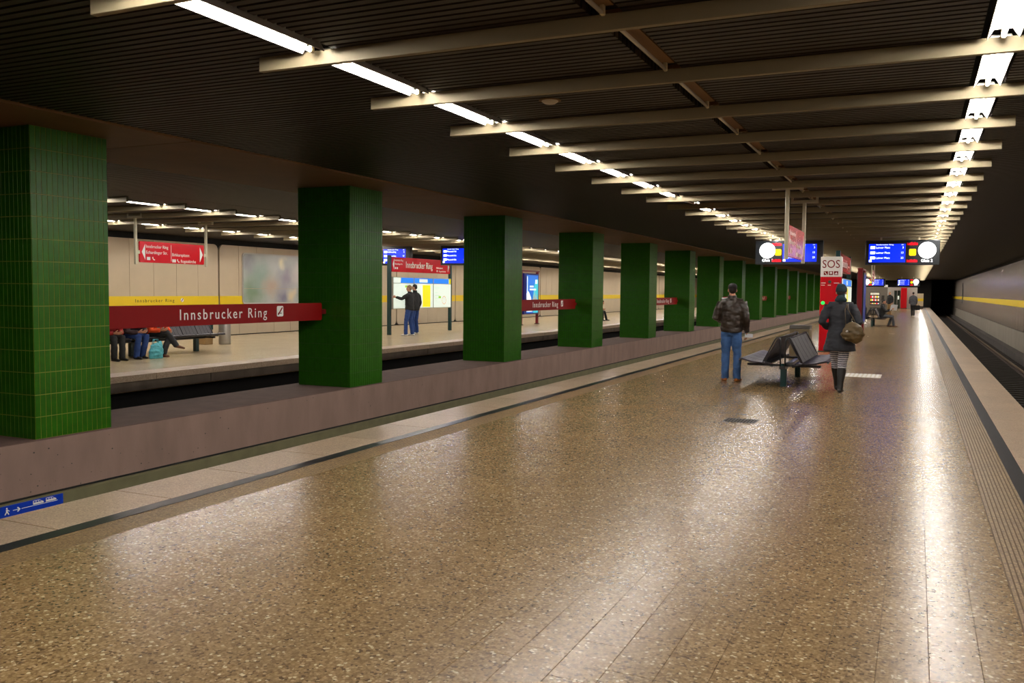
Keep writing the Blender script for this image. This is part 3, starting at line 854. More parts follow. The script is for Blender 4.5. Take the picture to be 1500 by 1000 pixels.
mbd = map_board('lit map board under a red station name header across the tracks', (-17.1, 26.75, 0))
dup(mbd, (-2.06, 26.65, 0), 0, 'lit map board seen obliquely behind the red emergency call column')

# advertising stands
def ad_stand(label, loc, pw=.06, lit=True):
    t = thing('advertising_stand', label, 'advertising stand', loc, 0, 'advertising stands in red frames')
    for y in (0, 1.95):
        MB().box(-pw, pw, y - .06, y + .06, 0, 2.52).build('post', 'post_red', t, bevel=.01)
        MB().box(-pw - .04, pw + .04, y - .09, y + .09, 0, .03).build('foot_plate', 'rubber', t)
    MB().box(-.09, .09, -.08, 2.03, 2.52, 2.58).build('top_rail', 'post_red', t, bevel=.01)
    MB().box(-.12, .12, .10, 1.85, .50, 2.44).build('casing', 'ad_deep' if lit else 'casing_black', t, bevel=.015)
    F = FX((.121, 0, 0))
    if not lit:
        MB().rect(.3, 1.75, .56, 2.36, F, 0, .004).build('poster', 'sign_blue', t)
        return t
    MB().rect(.38, 1.75, .56, 2.36, F, 0, .004).build('poster', 'ad_blue', t)
    MB().poly([(1.2, .56), (1.75, .56), (1.75, 2.2), (1.35, 2.0), (1.1, 1.2)], F, .004, .006).build('poster_print', 'ad_cyan', t)
    MB().poly([(.38, .62), (1.1, .62), (.9, 1.3), (.6, 1.6), (.38, 1.5)], F, .004, .006).build('poster_print', 'ad_white', t)
    for i, (u, h) in enumerate(((1.0, .3), (1.15, .5), (1.3, .7), (1.42, .45), (1.55, .55))):
        MB().poly([(u, .95), (u + .1, .95), (u + .05, .95 + h)], F, .006, .008).build('poster_print', 'ad_orange', t)
    MB().rect(.75, 1.2, 1.78, 1.86, F, .006, .008).build('poster_print', 'ad_white', t)
    MB().rect(.75, 1.5, 1.64, 1.72, F, .006, .008).build('poster_print', 'ad_white', t)
    MB().rect(1.4, 1.65, 1.95, 2.15, F, .006, .008).build('poster_print', 'ad_white', t)
    MB().rect(.42, .5, 1.2, 2.3, F, .006, .008).build('poster_print', 'ad_white', t)
    return t
ads = ad_stand('blue advertising stand in a red frame across the tracks, left of the fourth pillar', (-16.85, 37.7, 0))
ad_stand('dark red framed advertising stand seen edge on, behind the woman with the bag', (-1.93, 35.2, 0), .085, False)

# ------------------------------------------------------------------ emergency call column
t = thing('emergency_column', 'tall red emergency call column with white SOS head, behind the woman', 'column', (-2.47, 26.1, 0))
MB().box(0, .55, 0, .35, .02, 2.10).build('body', 'sign_red_bright', t, bevel=.012)
MB().box(-.002, .552, -.002, .352, 2.10, 2.66).build('head', 'sign_white', t, bevel=.01)
F = FNY((0, 0, 0))
text('SOS', t, F, .275, 2.35, .003, .22, 'sign_red', width=.46, align='C')
for i in range(3):
    u = .085 + i * .135
    MB().rect(u, u + .11, 2.15, 2.255, F, .002, .006).build('pictogram', 'sign_red', t)
MB().poly([(.10, 2.23), (.12, 2.245), (.13, 2.22), (.165, 2.175), (.18, 2.175), (.18, 2.16), (.16, 2.157), (.12, 2.2)], F, .006, .008).build('pictogram', 'sign_white', t)
MB().rect(.245, .305, 2.18, 2.24, F, .006, .008).build('pictogram', 'sign_white', t)
MB().poly([(.365, 2.17), (.45, 2.17), (.42, 2.235), (.39, 2.2)], F, .006, .008).build('pictogram', 'sign_white', t)
MB().disc(.25, 1.96, .045, F, 0, .006, 16).build('speaker_grille', 'bin_dark', t)
for (u0, u1, v) in ((.02, .14, 1.92), (.36, .5, 1.92), (.02, .12, 1.86), (.2, .28, 1.86)):
    MB().rect(u0, u1, v, v + .015, F, 0, .004).build('slot', 'sign_white', t)
MB().limb([(.085, -.0, 1.37), (.085, -.03, 1.37), (.085, -.045, 1.37)], [.05, .05, .03], 14).build('call_button', 'lamp_green', t, smooth=True)
MB().box(-.02, .57, -.02, .37, 0, .03).build('foot_plate', 'rubber', t)

# ------------------------------------------------------------------ benches
def bench(label, loc, n=5, w=.5, legs=(.15, 2.2)):
    t = thing('bench', label, 'bench', loc, 0, 'back to back platform benches')
    Lb = n * w
    for y in legs:
        MB().box(-.05, .05, y - .06, y + .06, 0, .40).build('leg', 'post_teal', t, bevel=.008)
        MB().box(-.62, .62, y - .03, y + .03, .355, .395).build('cross_bar', 'bench_frame', t)
    MB().box(-.05, .05, -.05, Lb + .02, .32, .37).build('spine', 'bench_frame', t)
    for sd in (-1, 1):
        for i in range(n):
            y0, y1 = i * w + .012, (i + 1) * w - .012
            s = MB()
            m5 = 4
            for k in range(m5):
                a = y0 + (y1 - y0) * k / m5 + .004; b = y0 + (y1 - y0) * (k + 1) / m5 - .004
                pr = [(.20, .40), (.32, .395), (.52, .41), (.70, .455), (.755, .455), (.755, .475), (.70, .485), (.52, .437), (.32, .42), (.20, .425)]
                s.poly([(p[0], p[1]) for p in pr], lambda u, v, q, sd=sd: (sd * u, q, v), a, b)
            s.build('seat_panel', 'bench_metal', t)
            s = MB()
            for k in range(m5):
                a = y0 + (y1 - y0) * k / m5 + .004; b = y0 + (y1 - y0) * (k + 1) / m5 - .004
                pr = [(.30, .43), (.33, .44), (.20, .66), (.105, .845), (.075, .845), (.17, .65)]
                s.poly(pr, lambda u, v, q, sd=sd: (sd * u, q, v), a, b)
            s.build('backrest_panel', 'bench_metal', t)
        for y in (-.02, Lb + .0):
            MB().limb([(sd * .16, y, .36), (sd * .34, y, .42), (sd * .32, y, .46), (sd * .13, y, .84), (sd * .10, y, .875), (sd * .06, y, .87), (sd * .04, y, .80), (sd * .04, y, .36)], [.014] * 8, 8).build('end_frame', 'bench_frame', t, smooth=True)
        MB().limb([(sd * .09, -.02, .86), (sd * .09, Lb, .86)], [.013] * 2, 8).build('top_rail', 'bench_frame', t, smooth=True)
        MB().limb([(sd * .74, 0, .45), (sd * .74, Lb, .45)], [.013] * 2, 8).build('edge_rail', 'bench_frame', t, smooth=True)
    return t
bn = bench('dark metal back to back bench between the standing man and the woman', (-2.08, 15.85, 0))
dup(bn, (-1.98, 47.2, 0), 0, 'far dark bench with a man reading a newspaper')
bench('dark bench across the tracks below the large red band, three people sitting on it', (-16.8, 13.9, 0), 7, .5, (.2, 1.2, 3.25))
dup(bn, (-16.6, 44.3, 0), 0, 'far dark bench across the tracks, mostly hidden by the fourth and fifth pillars')

# litter bins
t = thing('litter_bin', 'beige metal litter bin with slanted lid behind the near bench', 'bin', (-2.57, 20.5, 0))
MB().box(.0, .44, 0, .45, .04, .84).build('body', 'bin_beige', t, bevel=.012)
MB().poly([(0, .84), (.45, .84), (.40, .92), (.06, .92)], lambda u, v, q: (q, u, v), 0, .44).build('lid', 'bin_dark', t, bevel=.008)
MB().rect(.08, .36, .62, .74, FNY((0, 0, 0)), .0, .004).build('opening', 'black_gap', t)
MB().box(.03, .41, .03, .42, 0, .04).build('base', 'rubber', t)
t = thing('litter_bin', 'round steel litter bin beside the right end of the bench across the tracks', 'bin', (-18.2, 19.7, 0))
MB().limb([(0, 0, 0), (0, 0, .05), (0, 0, .95), (0, 0, 1.02)], [.16, .17, .17, .13], 24).build('body', 'steel', t, smooth=True)
MB().limb([(0, 0, 1.02), (0, 0, 1.05)], [.13, .10], 24).build('rim', 'rubber', t)
t = thing('sand_box', 'tan box with dark teal lid left of the round steel bin', 'box', (-18.75, 19.2, 0))
MB().box(0, .30, 0, .30, 0, .42).build('body', 'tan', t, bevel=.01)
MB().box(-.01, .31, -.01, .31, .42, .86).build('lid', 'post_teal', t, bevel=.015)

# floor fittings
t = thing('floor_drain', 'dark slotted drain grate set in the floor before the near bench', 'drain', (-2.20, 11.27, 0))
fr = MB(); fr.box(0, .40, 0, .02, -.01, .004); fr.box(0, .40, .33, .35, -.01, .004); fr.box(0, .02, .02, .33, -.01, .004); fr.box(.38, .40, .02, .33, -.01, .004)
fr.build('frame', 'drain_metal', t); MB().box(.02, .38, .02, .33, .0002, .001).build('pit', 'black_gap', t)
for i in range(9): MB().box(.035 + i * .039, .055 + i * .039, .02, .33, .0, .004).build('bar', 'drain_metal', t)
t = tag(MB().limb([(0, 0, 0), (0, 0, .003)], [.05, .045], 16).build('manhole_cover', 'drain_metal', loc=(-2.08, 12.05, .0)), 'small round dark cover in the floor behind the drain grate', 'cover')
t = thing('tactile_strip', 'white studded guide strip on the floor right of the woman', 'tactile strip', (-1.27, 18.55, 0))
MB().box(0, .68, 0, .8, 0, .003).build('plate', 'sill_white', t)
for i in range(8): MB().box(.03 + i * .08, .075 + i * .08, .03, .77, .003, .008).build('rib', 'sign_white', t)

# ------------------------------------------------------------------ far end of the platform
t = thing('vending_machine', 'grey snack machine with lit shelves behind the reading man', 'vending machine', (-3.72, 74, 0))
MB().box(0, 1.66, 0, .9, .06, 2.15).build('cabinet', 'vend_grey', t, bevel=.02)
MB().box(.05, 1.6, .05, .85, 0, .06).build('base', 'rubber', t)
F = FNY((0, 0, 0))
w_ = MB().rect(.42, 1.12, .75, 1.75, F, 0, .01).build('window', 'casing_black', t)
for i in range(4):
    v = .83 + i * .24
    MB().rect(.44, 1.10, v - .02, v, F, .01, .03).build('shelf', 'steel', w_)
cols = ['ad_orange', 'vend_lit', 'backlit_yellow', 'vend_lit', 'led_red', 'ad_white']
for i in range(4):
    for j in range(6):
        v = .83 + i * .24
        m = 'vend_lit' if i == 3 else cols[(i * 2 + j) % 6]
        MB().rect(.46 + j * .107, .54 + j * .107, v, v + (.15 if i else .08), F, .012, .03).build('snack_pack', m, w_)  # packs glow themselves, imitating light inside the machine
MB().rect(1.25, 1.45, 1.1, 1.5, F, 0, .012).build('coin_panel', 'bin_dark', t)
MB().rect(.42, 1.12, .3, .55, F, 0, .012).build('hatch', 'bin_dark', t)
# end building with glass door
eb = MB().box(-3.2, .05, 107.3, 109.5, 0, 2.35).build('wall_end', 'case_grey'); eb['kind'] = 'structure'
dr = MB().box(-2.3, -1.65, 107.24, 107.3, 0, 2.0).build('door_1', 'glass_dark'); dr['kind'] = 'structure'
for x in (-2.3, -1.98, -1.67): MB().box(x - .02, x + .02, 107.2, 107.24, 0, 2.0).build('door_frame', 'steel', dr)
MB().box(-1.93, -1.78, 107.22, 107.235, 1.0, 1.4).build('door_notice', 'backlit_paper', dr)
t = thing('red_column', 'plain red square column at the far end of the platform', 'column', (-1.6, 106.7, 0))
MB().box(0, .62, 0, .5, 0, 2.3).build('shaft', 'sign_red_bright', t, bevel=.02); MB().box(-.03, .65, -.03, .53, 0, .06).build('base', 'rubber', t)
t = thing('end_barrier', 'beige end barrier with yellow stripe at the right end of the platform', 'barrier', (.06, 106.9, 0))
MB().box(0, .62, 0, .3, .3, 1.68).build('panel', 'wall_panel', t, bevel=.01); MB().box(0, .62, -.012, 0, .85, 1.14).build('stripe', 'band_yellow', t); MB().box(.0, .62, .02, .28, 0, .3).build('base', 'concrete_dark', t)
t = thing('information_pillar', 'red and white information pillar behind the far walking people', 'column', (-2.95, 95, 0))
MB().box(0, .3, 0, .3, 0, 2.0).build('body', 'sign_red_bright', t, bevel=.02); MB().box(-.01, .31, -.01, .31, 2.0, 2.5).build('head', 'sign_white', t, bevel=.02)

# ------------------------------------------------------------------ people
def remeshed(mb, mats, voxel, wrinkle=0.0, wscale=7.0, smooth=4, seed=0.0):
    me = mb.mesh('tmp', mats)
    ob = bpy.data.objects.new('tmp', me); COL.objects.link(ob)
    md = ob.modifiers.new('r', 'REMESH'); md.mode = 'VOXEL'; md.voxel_size = voxel
    sm = ob.modifiers.new('s', 'SMOOTH'); sm.factor = .5; sm.iterations = smooth
    dg = bpy.context.evaluated_depsgraph_get(); dg.update()
    out = bpy.data.meshes.new_from_object(ob.evaluated_get(dg))
    bpy.data.objects.remove(ob)
    if wrinkle:
        nr = [v.normal.copy() for v in out.vertices]
        for v, n in zip(out.vertices, nr):
            p = Vector((v.co.x * wscale, v.co.y * wscale, v.co.z * wscale * 1.8 + seed))
            v.co += n * wrinkle * (noise.noise(p) + .5 * noise.noise(p * 2.3))
    out.materials.clear()
    for m in (mats if isinstance(mats, (list, tuple)) else [mats]): out.materials.append(MATS[m])
    out.polygons.foreach_set('use_smooth', [True] * len(out.polygons))
    return out
V = Vector
def hand(mb, wrist, d, side, palm_n, curl=.6, s=1.0):
    """palm and five bent fingers; d = along the hand, side = towards the thumb, palm_n = direction the fingers curl"""
    d = V(d).normalized(); side = V(side); side = (side - d * side.dot(d)).normalized(); pn = d.cross(side)
    if pn.dot(V(palm_n)) < 0: pn = -pn
    w = V(wrist)
    mb.limb([w - d * .02, w + d * .02 * s, w + d * .06 * s, w + d * .095 * s], [(.026, .02), (.034 * s, .017 * s), (.042 * s, .015 * s), (.040 * s, .012 * s)], 8, side)
    for i, ln in enumerate((.068, .078, .072, .056)):
        b = w + d * .088 * s + side * (.030 - i * .020) * s
        c1, c2 = curl, curl * 2
        p1 = b + (d * math.cos(c1) + pn * math.sin(c1)) * ln * .45 * s
        p2 = p1 + (d * math.cos(c2) + pn * math.sin(c2)) * ln * .35 * s
        p3 = p2 + (d * math.cos(c2 * 1.3) + pn * math.sin(c2 * 1.3)) * ln * .25 * s
        mb.limb([b - d * .02 * s, b, p1, p2, p3], [.010 * s, .0098 * s, .009 * s, .008 * s, .006 * s], 6)
    b = w + d * .03 * s + side * .030 * s
    p1 = b + (d * .6 + side * .7 + pn * .3).normalized() * .036 * s; p2 = p1 + (d * .9 + side * .15 + pn * .5).normalized() * .03 * s
    mb.limb([b - side * .012, b, p1, p2], [.014 * s, .013 * s, .011 * s, .008 * s], 6)

def person(label, loc, rotz, J=None, top=('cloth_black', .93), legs='jeans', shoes='boot_black', hair='hair_dark', cap=None, coat=False,
           vox=.014, fit=1.0, boots=None, inner=None, knit=None, collar=True, group=None, wr=.010, open_front=None, seed=0.0, hood=None):
    P = dict(pelvis=(0, 0, .95), chest=(0, .01, 1.28), neck=(0, -.005, 1.50), head=(0, .025, 1.665),
             hipL=(-.09, 0, .92), kneeL=(-.10, .03, .50), ankL=(-.11, -.02, .09), hipR=(.09, 0, .92), kneeR=(.10, .03, .50), ankR=(.11, -.02, .09),
             shL=(-.185, -.01, 1.43), elL=(-.25, -.04, 1.15), wrL=(-.24, .06, .92), shR=(.185, -.01, 1.43), elR=(.25, -.04, 1.15), wrR=(.24, .06, .92), look=(0, 1, 0), footL=(0, 1, 0), footR=(0, 1, 0))
    if J: P.update(J)
    P = {k: V(v) for k, v in P.items()}
    t = thing('person', label, 'person', loc, rotz, group)
    # ---- body: one continuous skin
    b = MB()
    up = (P['chest'] - P['pelvis']).normalized()
    b.limb([P['pelvis'] - up * .09, P['pelvis'], P['pelvis'].lerp(P['chest'], .45), P['chest'], P['neck'] - V((0, 0, .07)), P['neck']],
           [(.12, .09), (.15, .105), (.125, .09), (.15, .105), (.11, .06), (.05, .05)], 14)
    for s in 'LR':
        h, k, a = P['hip' + s], P['knee' + s], P['ank' + s]
        b.limb([h, h.lerp(k, .5), k, k.lerp(a, .35), a, a - V((0, 0, .05))], [.078, .068, .05, .052, .036, .036], 10)
        f = P['foot' + s].normalized()
        b.limb([a - V((0, 0, .045)) - f * .05, a - V((0, 0, .045)) + f * .05, a - V((0, 0, .06)) + f * .15], [.034, (.04, .034), (.038, .02)], 8)
        s0, e, w = P['sh' + s], P['el' + s], P['wr' + s]
        b.limb([s0 - V((0, 0, .02)), s0.lerp(e, .5), e, e.lerp(w, .4), w], [.045, .042, .038, .036, .025], 10)
        b.limb([P['neck'] - V((0, 0, .115)), s0 - V((0, 0, .02))], [.045, .04], 8)
    H = P['head']; lk = P['look'].normalized(); rt = lk.cross(V((0, 0, 1))).normalized(); hu = rt.cross(lk).normalized()
    b.limb([P['neck'] - V((0, 0, .04)), H - V((0, 0, .06)) - lk * .015], [.058, .052], 10)
    def hb(c, rx, ry, rz):   # ellipsoid in the frame of the head
        q = MB(); q.ball((0, 0, 0), (rx, ry, rz), 14, 10); n = len(b.v)
        b.v += [tuple(H + rt * (p[0] + c[0]) + lk * (p[1] + c[1]) + hu * (p[2] + c[2])) for p in q.v]
        for f in q.f: b.face([n + i for i in f])
    hb((0, -.005, .025), .074, .095, .092); hb((0, .028, -.055), .056, .062, .062); hb((0, .05, -.095), .03, .03, .025)
    hb((0, .095, -.022), .013, .02, .028); hb((0, .082, .012), .05, .018, .012)
    for s in (-1, 1): hb((s * .076, -.005, -.01), .012, .02, .03)
    me = remeshed(b, 'skin', vox * .75 if vox < .02 else vox, 0, smooth=2)
    # eyes, mouth and hands join the same mesh
    e = MB()
    def he(c, r, m):
        q = MB(); q.ball((0, 0, 0), r, 8, 6); n = len(e.v)
        e.v += [tuple(H + rt * (p[0] + c[0]) + lk * (p[1] + c[1]) + hu * (p[2] + c[2])) for p in q.v]; e.m = m
        for f in q.f: e.face([n + i for i in f])
    for s in (-1, 1): he((s * .032, .083, .0), (.013, .008, .008), 1)
    he((0, .085, -.066), (.024, .007, .005), 2)
    e.m = 0
    for s, sg in (('L', -1), ('R', 1)):
        dd = (P['wr' + s] - P['el' + s]).normalized()
        if 'hd' + s in P: dd = P['hd' + s].normalized()
        th = P.get('th' + s, V((0, .8, .6))); pn = P.get('pn' + s, V((-sg, 0, 0)))
        hand(e, P['wr' + s] + dd * .01, dd, th, pn, .45)
    em = e.mesh('tmp2', ['skin', 'eye_dark', 'skin_dark_line'], smooth=True)
    bmm = bmesh.new(); bmm.from_mesh(me); bmm.from_mesh(em)
    me2 = bpy.data.meshes.new('body'); bmm.to_mesh(me2); bmm.free()
    for m in ('skin', 'eye_dark', 'skin_dark_line'): me2.materials.append(MATS[m])
    me2.polygons.foreach_set('use_smooth', [True] * len(me2.polygons))
    link('body', me2, t)
    # ---- trousers
    q = MB()
    q.limb([P['pelvis'] + up * .12, P['pelvis'] + up * .04, P['pelvis'] - up * .05, P['pelvis'] - up * .11], [(.155 * fit, .115 * fit), (.172 * fit, .13 * fit), (.178 * fit, .135 * fit), (.12, .10)], 14)
    for s in 'LR':
        h, k, a = P['hip' + s], P['knee' + s], P['ank' + s]
        end = a - V((0, 0, .045)) if boots is None else k.lerp(a, .35)
        q.limb([h + (h - k).normalized() * .02, h.lerp(k, .45), k, k.lerp(end, .4), end], [.098 * fit, .092 * fit, .074 * fit, .072 * fit, (.068 if boots is None else .06) * fit], 12)
    link('trousers', remeshed(q, legs, vox, wr * .8, 9, seed=seed + 3), t)
    # ---- shoes / boots
    for s in 'LR':
        a, k = P['ank' + s], P['knee' + s]; f = P['foot' + s].normalized()
        g = a - V((0, 0, .09))
        q = MB()
        q.limb([g - f * .075 + V((0, 0, .035)), g - f * .03 + V((0, 0, .04)), g + f * .06 + V((0, 0, .04)), g + f * .14 + V((0, 0, .03)), g + f * .185 + V((0, 0, .026))],
               [(.03, .028), (.038, .038), (.044, .038), (.044, .028), (.026, .02)], 10, f.cross(V((0, 0, 1))))
        q.limb([a + V((0, 0, .02)), a - V((0, 0, .05))], [.046, .044], 10)
        if boots:
            q.limb([k.lerp(a, .22), k.lerp(a, .45), k.lerp(a, .8), a - V((0, 0, .03))], [.075, .068, .05, .048], 12)
        link('boot' if boots else 'shoe', remeshed(q, boots or shoes, min(vox, .012) if vox < .02 else .018, .003, smooth=2), t)
    # ---- jacket or coat
    q = MB(); hem = top[1]
    cz = P['chest']; pz = P['pelvis']; f2 = fit
    base = pz + up * (hem - pz.z) if not coat else None
    if coat:
        q.limb([V((pz.x, pz.y, hem)), V((pz.x, pz.y - .005, (hem + .95) / 2 + .03)), pz + up * .04, pz.lerp(cz, .5), cz + up * .02, P['neck'] - up * .085, P['neck'] + V((0, 0, .02))],
               [(.262 * f2, .20 * f2), (.228 * f2, .178 * f2), (.200 * f2, .155 * f2), (.178 * f2, .138 * f2), (.192 * f2, .142 * f2), (.165, .105), (.075, .075)], 16)
    else:
        q.limb([base, base + up * .05, pz.lerp(cz, .55), cz + up * .03, P['neck'] - up * .085, P['neck'] + V((0, 0, .025))],
               [(.178 * f2, .138 * f2), (.195 * f2, .15 * f2), (.195 * f2, .145 * f2), (.202 * f2, .142 * f2), (.165, .10), (.074, .074)], 16)
    for s in 'LR':
        s0, e_, w = P['sh' + s], P['el' + s], P['wr' + s]
        q.limb([P['neck'] - V((0, 0, .065)), s0.lerp(P['neck'] - V((0, 0, .06)), .5), s0], [.08, .08, .072], 12)
        q.limb([s0.lerp(P['neck'] - V((0, 0, .08)), .25) - V((0, 0, .02)), s0 - V((0, 0, .01)), s0.lerp(e_, .45), e_, e_.lerp(w, .5), e_.lerp(w, .96)], [.07, .078, .074, .064, .057, .05], 12)
    link('coat' if coat else 'jacket', remeshed(q, top[0], vox, wr, 7, seed=seed), t)
    if collar:
        q = MB(); q.limb([P['neck'] - V((0, 0, .03)), P['neck'] + V((0, 0, .03)), P['neck'] + V((0, -.006, .062))], [(.088, .085), (.080, .078), (.074, .073)], 14)
        link('collar', q.mesh('collar', inner or top[0], smooth=True), t)
    if open_front:
        q = MB(); c = cz + V((0, .125, -.02)); q.limb([P['neck'] + V((0, .07, -.03)), c + V((0, .02, .02)), pz + up * .1 + V((0, .15, 0))], [(.03, .02), (.045, .02), (.05, .02)], 10)
        link('shirt', q.mesh('shirt', open_front, smooth=True), t)
    # ---- hair and headgear in the frame of the head
    def head_part(name, m, balls, cut=None, vx=.012):
        q = MB()
        for c, r in balls:
            z = MB(); z.ball((0, 0, 0), r, 16, 11); n = len(q.v)
            q.v += [tuple(H + rt * (p[0] + c[0]) + lk * (p[1] + c[1]) + hu * (p[2] + c[2])) for p in z.v]
            for f in z.f: q.face([n + i for i in f])
        link(name, remeshed(q, m, vx if vox < .02 else .016, .003, 20, smooth=2), t)
    if hair: head_part('hair', hair, [((0, -.02, .045), (.080, .092, .082)), ((0, -.05, .0), (.072, .058, .07))])
    if cap:
        head_part('cap', cap, [((0, -.012, .062), (.084, .104, .066)), ((0, -.012, .04), (.086, .106, .022)), ((0, .11, .035), (.062, .055, .008))])
    if knit: head_part('knit_hat', knit, [((0, -.012, .045), (.092, .108, .088)), ((0, -.012, .015), (.094, .112, .03)), ((0, -.04, .1), (.07, .07, .04))])
    if hood: head_part('scarf', hood, [((0, -.02, -.13), (.10, .10, .05)), ((0, -.05, -.10), (.075, .07, .06)), ((.03, -.06, -.05), (.04, .03, .06))])
    return t

# man with his back to the camera by the bench
person('person in leather jacket, black cap and jeans standing left of the near bench', (-3.09, 16.47, 0), .12,
       dict(elL=(-.29, -.03, 1.17), wrL=(-.20, .19, 1.10), elR=(.265, -.05, 1.14), wrR=(.27, .06, .91), ankL=(-.10, .0, .09), ankR=(.12, -.06, .09), footL=(-.3, 1, 0), footR=(.35, 1, 0),
            kneeL=(-.10, .03, .5), kneeR=(.11, .01, .5), look=(-.15, 1, -.02), neck=(0, -.005, 1.53), head=(0, .02, 1.685), shL=(-.2, -.01, 1.46), shR=(.2, -.01, 1.46), chest=(0, 0, 1.30)),
       ('leather_brown', .90), 'jeans', 'shoe_orange', 'hair_dark', cap='cap_black', vox=.013, fit=1.04, wr=.014)
pp = thing('paper', 'folded white paper in the right hand of the man in the leather jacket', 'paper', (-2.79, 16.56, .835))
MB().box(-.07, .07, -.012, .002, -.02, .045).build('sheet', 'paper', pp); MB().box(-.065, .072, .003, .008, -.016, .05).build('sheet', 'paper', pp)
# woman walking away with a shoulder bag
person('person in dark knee-length coat and knit hat walking away with brown shoulder bag', (-1.13, 15.45, 0), .0,
       dict(ankL=(-.045, .30, .10), kneeL=(-.07, .20, .50), ankR=(.035, -.14, .10), kneeR=(.05, -.02, .49), elL=(-.285, -.07, 1.17), wrL=(-.20, .14, 1.07), elR=(.29, -.09, 1.18), wrR=(.24, .14, 1.14),
            shL=(-.19, 0, 1.44), shR=(.185, 0, 1.43), look=(.08, 1, -.06), footL=(-.1, 1, 0), footR=(.1, 1, 0)),
       ('coat_navy', .70), 'knit', 'boot_black', 'hair_dark', knit='cloth_teal', coat=True, vox=.013, fit=1.0, boots='boot_black', wr=.012, hood='cloth_teal', seed=5)
bg_ = thing('shoulder_bag', 'olive brown leather shoulder bag on the walking woman\'s right hip', 'bag', (-.93, 15.22, .86))
q = MB(); q.limb([(-.01, 0, .0), (.0, 0, .03), (.01, 0, .12), (-.01, 0, .23), (-.05, 0, .31)], [(.08, .05), (.15, .085), (.185, .10), (.15, .08), (.07, .04)], 14)
link('pouch', remeshed(q, 'bag_olive', .014, .014, 11), bg_)
MB().limb([(-.10, .02, .26), (-.11, .04, .40), (-.12, .06, .52), (-.10, .14, .60)], [(.006, .022)] * 4, 8).build('strap', 'bag_olive', bg_, smooth=True)
MB().limb([(.08, .02, .24), (.0, .03, .40), (-.08, .06, .53), (-.08, .14, .61)], [(.006, .018)] * 4, 8).build('strap', 'bag_olive', bg_, smooth=True)
MB().ball((-.07, -.10, .17), (.022, .008, .022), 8, 6).build('buckle', 'steel', bg_, smooth=True)

# two men at the map board across the tracks: they face the board (-X)
person('person in black jacket and jeans pointing at the map board, across the tracks', (-16.25, 26.75, 0), PI / 2,
       dict(elL=(-.30, .14, 1.30), wrL=(-.34, .36, 1.36), hdL=(0, 1, .15), look=(-.25, 1, -.1), ankL=(-.26, .0, .09), kneeL=(-.18, .04, .5), ankR=(.12, -.05, .09)),
       ('cloth_black', .88), 'jeans_dark', 'shoe_white', 'hair_fair', vox=.018, group='men at the lit map board')
person('taller person in black jacket and jeans standing just right of the pointing person', (-16.70, 27.86, 0), PI / 2 - .2,
       dict(head=(0, .025, 1.70), neck=(0, 0, 1.54), look=(-.4, 1, -.1), ankL=(-.12, -.06, .09), ankR=(.14, .02, .09)),
       ('cloth_black', .86), 'jeans_dark', 'shoe_white', 'hair_dark', vox=.018, group='men at the lit map board', seed=2)

# people on the bench across the tracks, they face +X
SEAT = dict(pelvis=(0, 0, .54), chest=(0, -.03, .86), neck=(0, .01, 1.08), head=(0, .06, 1.23), hipL=(-.09, .03, .535), kneeL=(-.11, .44, .515), ankL=(-.11, .42, .09), hipR=(.09, .03, .535), kneeR=(.11, .44, .515), ankR=(.11, .42, .09),
            shL=(-.185, -.05, 1.02), elL=(-.25, .03, .76), wrL=(-.13, .27, .68), shR=(.185, -.05, 1.02), elR=(.25, .03, .76), wrR=(.13, .27, .68))
def seat(**k): d = dict(SEAT); d.update(k); return d
LEAN = dict(pelvis=(0, 0, .53), chest=(0, .13, .76), neck=(0, .27, .90), head=(0, .37, 1.00), look=(0, 1, -.5), shL=(-.185, .22, .87), elL=(-.25, .22, .62), wrL=(-.10, .42, .62), shR=(.185, .22, .87), elR=(.25, .22, .62), wrR=(.10, .42, .62))
person('person in red and dark jacket sitting right beside the edge of the first pillar', (-16.33, 13.93, 0), -PI / 2, seat(**LEAN), ('cloth_red', .50), 'cloth_black', 'boot_black', 'hair_dark', vox=.02, group='people on the bench across the tracks', seed=1)
person('person in dark plaid top, jeans and black boots sitting behind the red band', (-16.33, 14.60, 0), -PI / 2, seat(**LEAN, ankL=(-.10, .30, .09), ankR=(.10, .34, .09)), ('cloth_plaid', .50), 'jeans_dark', 'boot_black', 'hair_dark', vox=.018, group='people on the bench across the tracks', seed=4)
person('person in bright orange jacket and dark trousers sitting with crossed legs', (-16.33, 15.28, 0), -PI / 2,
       seat(**dict(LEAN, head=(0, .35, 1.06), neck=(0, .25, .95), chest=(0, .10, .78), shL=(-.185, .19, .88), shR=(.185, .19, .88), wrR=(.12, .40, .64), kneeR=(-.02, .46, .58), ankR=(-.22, .55, .30), footR=(-.8, .6, -.2), ankL=(.02, .36, .09), wrL=(-.16, .40, .60), elL=(-.27, .2, .64))), ('cloth_orange', .50), 'cloth_charcoal', 'shoe_brown', 'hair_dark', vox=.018, group='people on the bench across the tracks', open_front='cloth_white', seed=6)
t = thing('shopping_bag', 'turquoise shopping bag standing on the floor before the bench across the tracks', 'bag', (-15.82, 14.90, 0))
q = MB(); q.limb([(0, 0, .0), (0, 0, .03), (0.01, 0.01, .16), (0, .02, .30), (.01, .0, .36)], [(.06, .19), (.075, .20), (.08, .20), (.06, .18), (.03, .165)], 14, (1, 0, 0))
link('body', remeshed(q, 'bag_turquoise', .016, .02, 9), t)
for s in (-1, 1): MB().limb([(s * .02, -.08, .34), (s * .02, -.05, .44), (s * .02, .05, .44), (s * .02, .08, .34)], [.008] * 4, 6).build('handle', 'bag_turquoise', t, smooth=True)
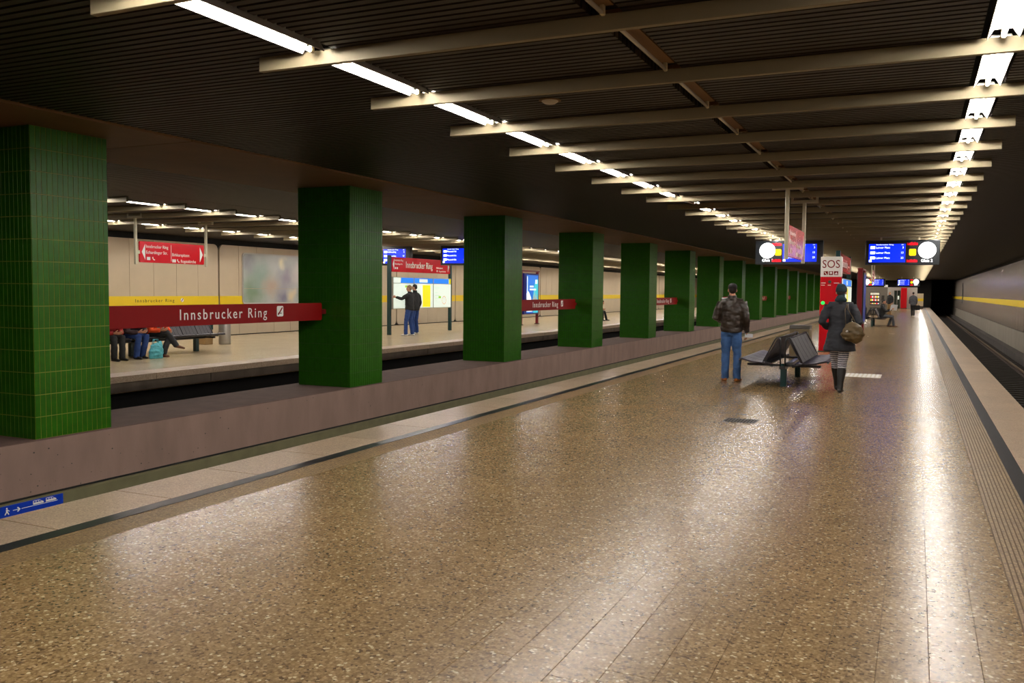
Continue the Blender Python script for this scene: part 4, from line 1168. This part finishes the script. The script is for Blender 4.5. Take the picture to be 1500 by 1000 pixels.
person('person in black clothes sitting on the far bench across the tracks, right of fourth pillar', (-16.12, 46.3, 0), -PI / 2, seat(**dict(LEAN, ankL=(-.2, .55, .09), kneeL=(-.15, .46, .48))), ('cloth_black', .50), 'cloth_black', 'boot_black', 'hair_dark', vox=.024, group='people on the far bench across the tracks', seed=8)

# reading man on the second bench
person('person in black jacket sitting on the far bench and reading a newspaper', (-1.52, 47.55, 0), -PI / 2 + .1,
       seat(head=(0, .05, 1.24), look=(0, 1, -.35), neck=(0, 0, 1.09), wrL=(-.16, .40, .86), elL=(-.24, .14, .76), wrR=(.16, .40, .86), elR=(.24, .14, .76), ankL=(-.12, .30, .09), ankR=(.12, .52, .09), kneeR=(.12, .46, .50)), ('cloth_black', .50), 'cloth_grey', 'shoe_brown', 'hair_dark', vox=.02, seed=9)
t = thing('newspaper', 'open white newspaper held by the man on the far bench', 'newspaper', (-1.05, 47.5, .80), -.8)
MB().poly([(-.21, .0), (.0, .02), (.0, .31), (-.21, .29)], lambda u, v, w: (.10 * abs(u) + v * .25 + w, u, v), 0, .006).build('page', 'paper', t)
MB().poly([(.21, .0), (.0, .02), (.0, .31), (.21, .29)], lambda u, v, w: (.10 * abs(u) + v * .25 + w, u, v), 0, .006).build('page', 'paper', t)
person('person in dark clothes on the far bench, turned away left of the reading man', (-2.45, 48.2, 0), PI / 2, seat(), ('cloth_charcoal', .5), 'cloth_black', 'boot_black', 'hair_dark', vox=.024, seed=11)
# walkers in the distance
person('person in grey jacket walking away with a dark bag near the right platform edge', (-.22, 70.6, 0), .1,
       dict(ankL=(-.05, .15, .09), kneeL=(-.07, .12, .5), ankR=(.06, -.12, .12), kneeR=(.07, .02, .5)), ('cloth_grey', .80), 'cloth_black', 'boot_black', 'hair_dark', vox=.024, seed=12)
t = thing('carrying_bag', 'dark carrying bag in the right hand of the far walking person', 'bag', (.08, 70.75, .45))
MB().box(-.17, .17, -.06, .06, 0, .36).build('body', 'cloth_black', t, bevel=.03); MB().limb([(-.07, 0, .35), (-.05, 0, .46), (.05, 0, .46), (.07, 0, .35)], [.01] * 4, 6).build('handle', 'cloth_black', t)
person('person in dark jacket, red trousers and white shoes walking towards the camera far away', (-2.0, 78.5, 0), PI, dict(ankL=(-.06, .14, .09), kneeL=(-.08, .12, .5), ankR=(.07, -.12, .1)), ('cloth_black', .85), 'cloth_red', 'shoe_white', 'hair_dark', vox=.024, seed=13)
person('person with fair hair, dark top and tan trousers standing far away beside the snack machine', (-1.85, 73.0, 0), 2.4, dict(), ('cloth_black', .85), 'tan', 'shoe_brown', 'hair_fair', vox=.024, seed=14)
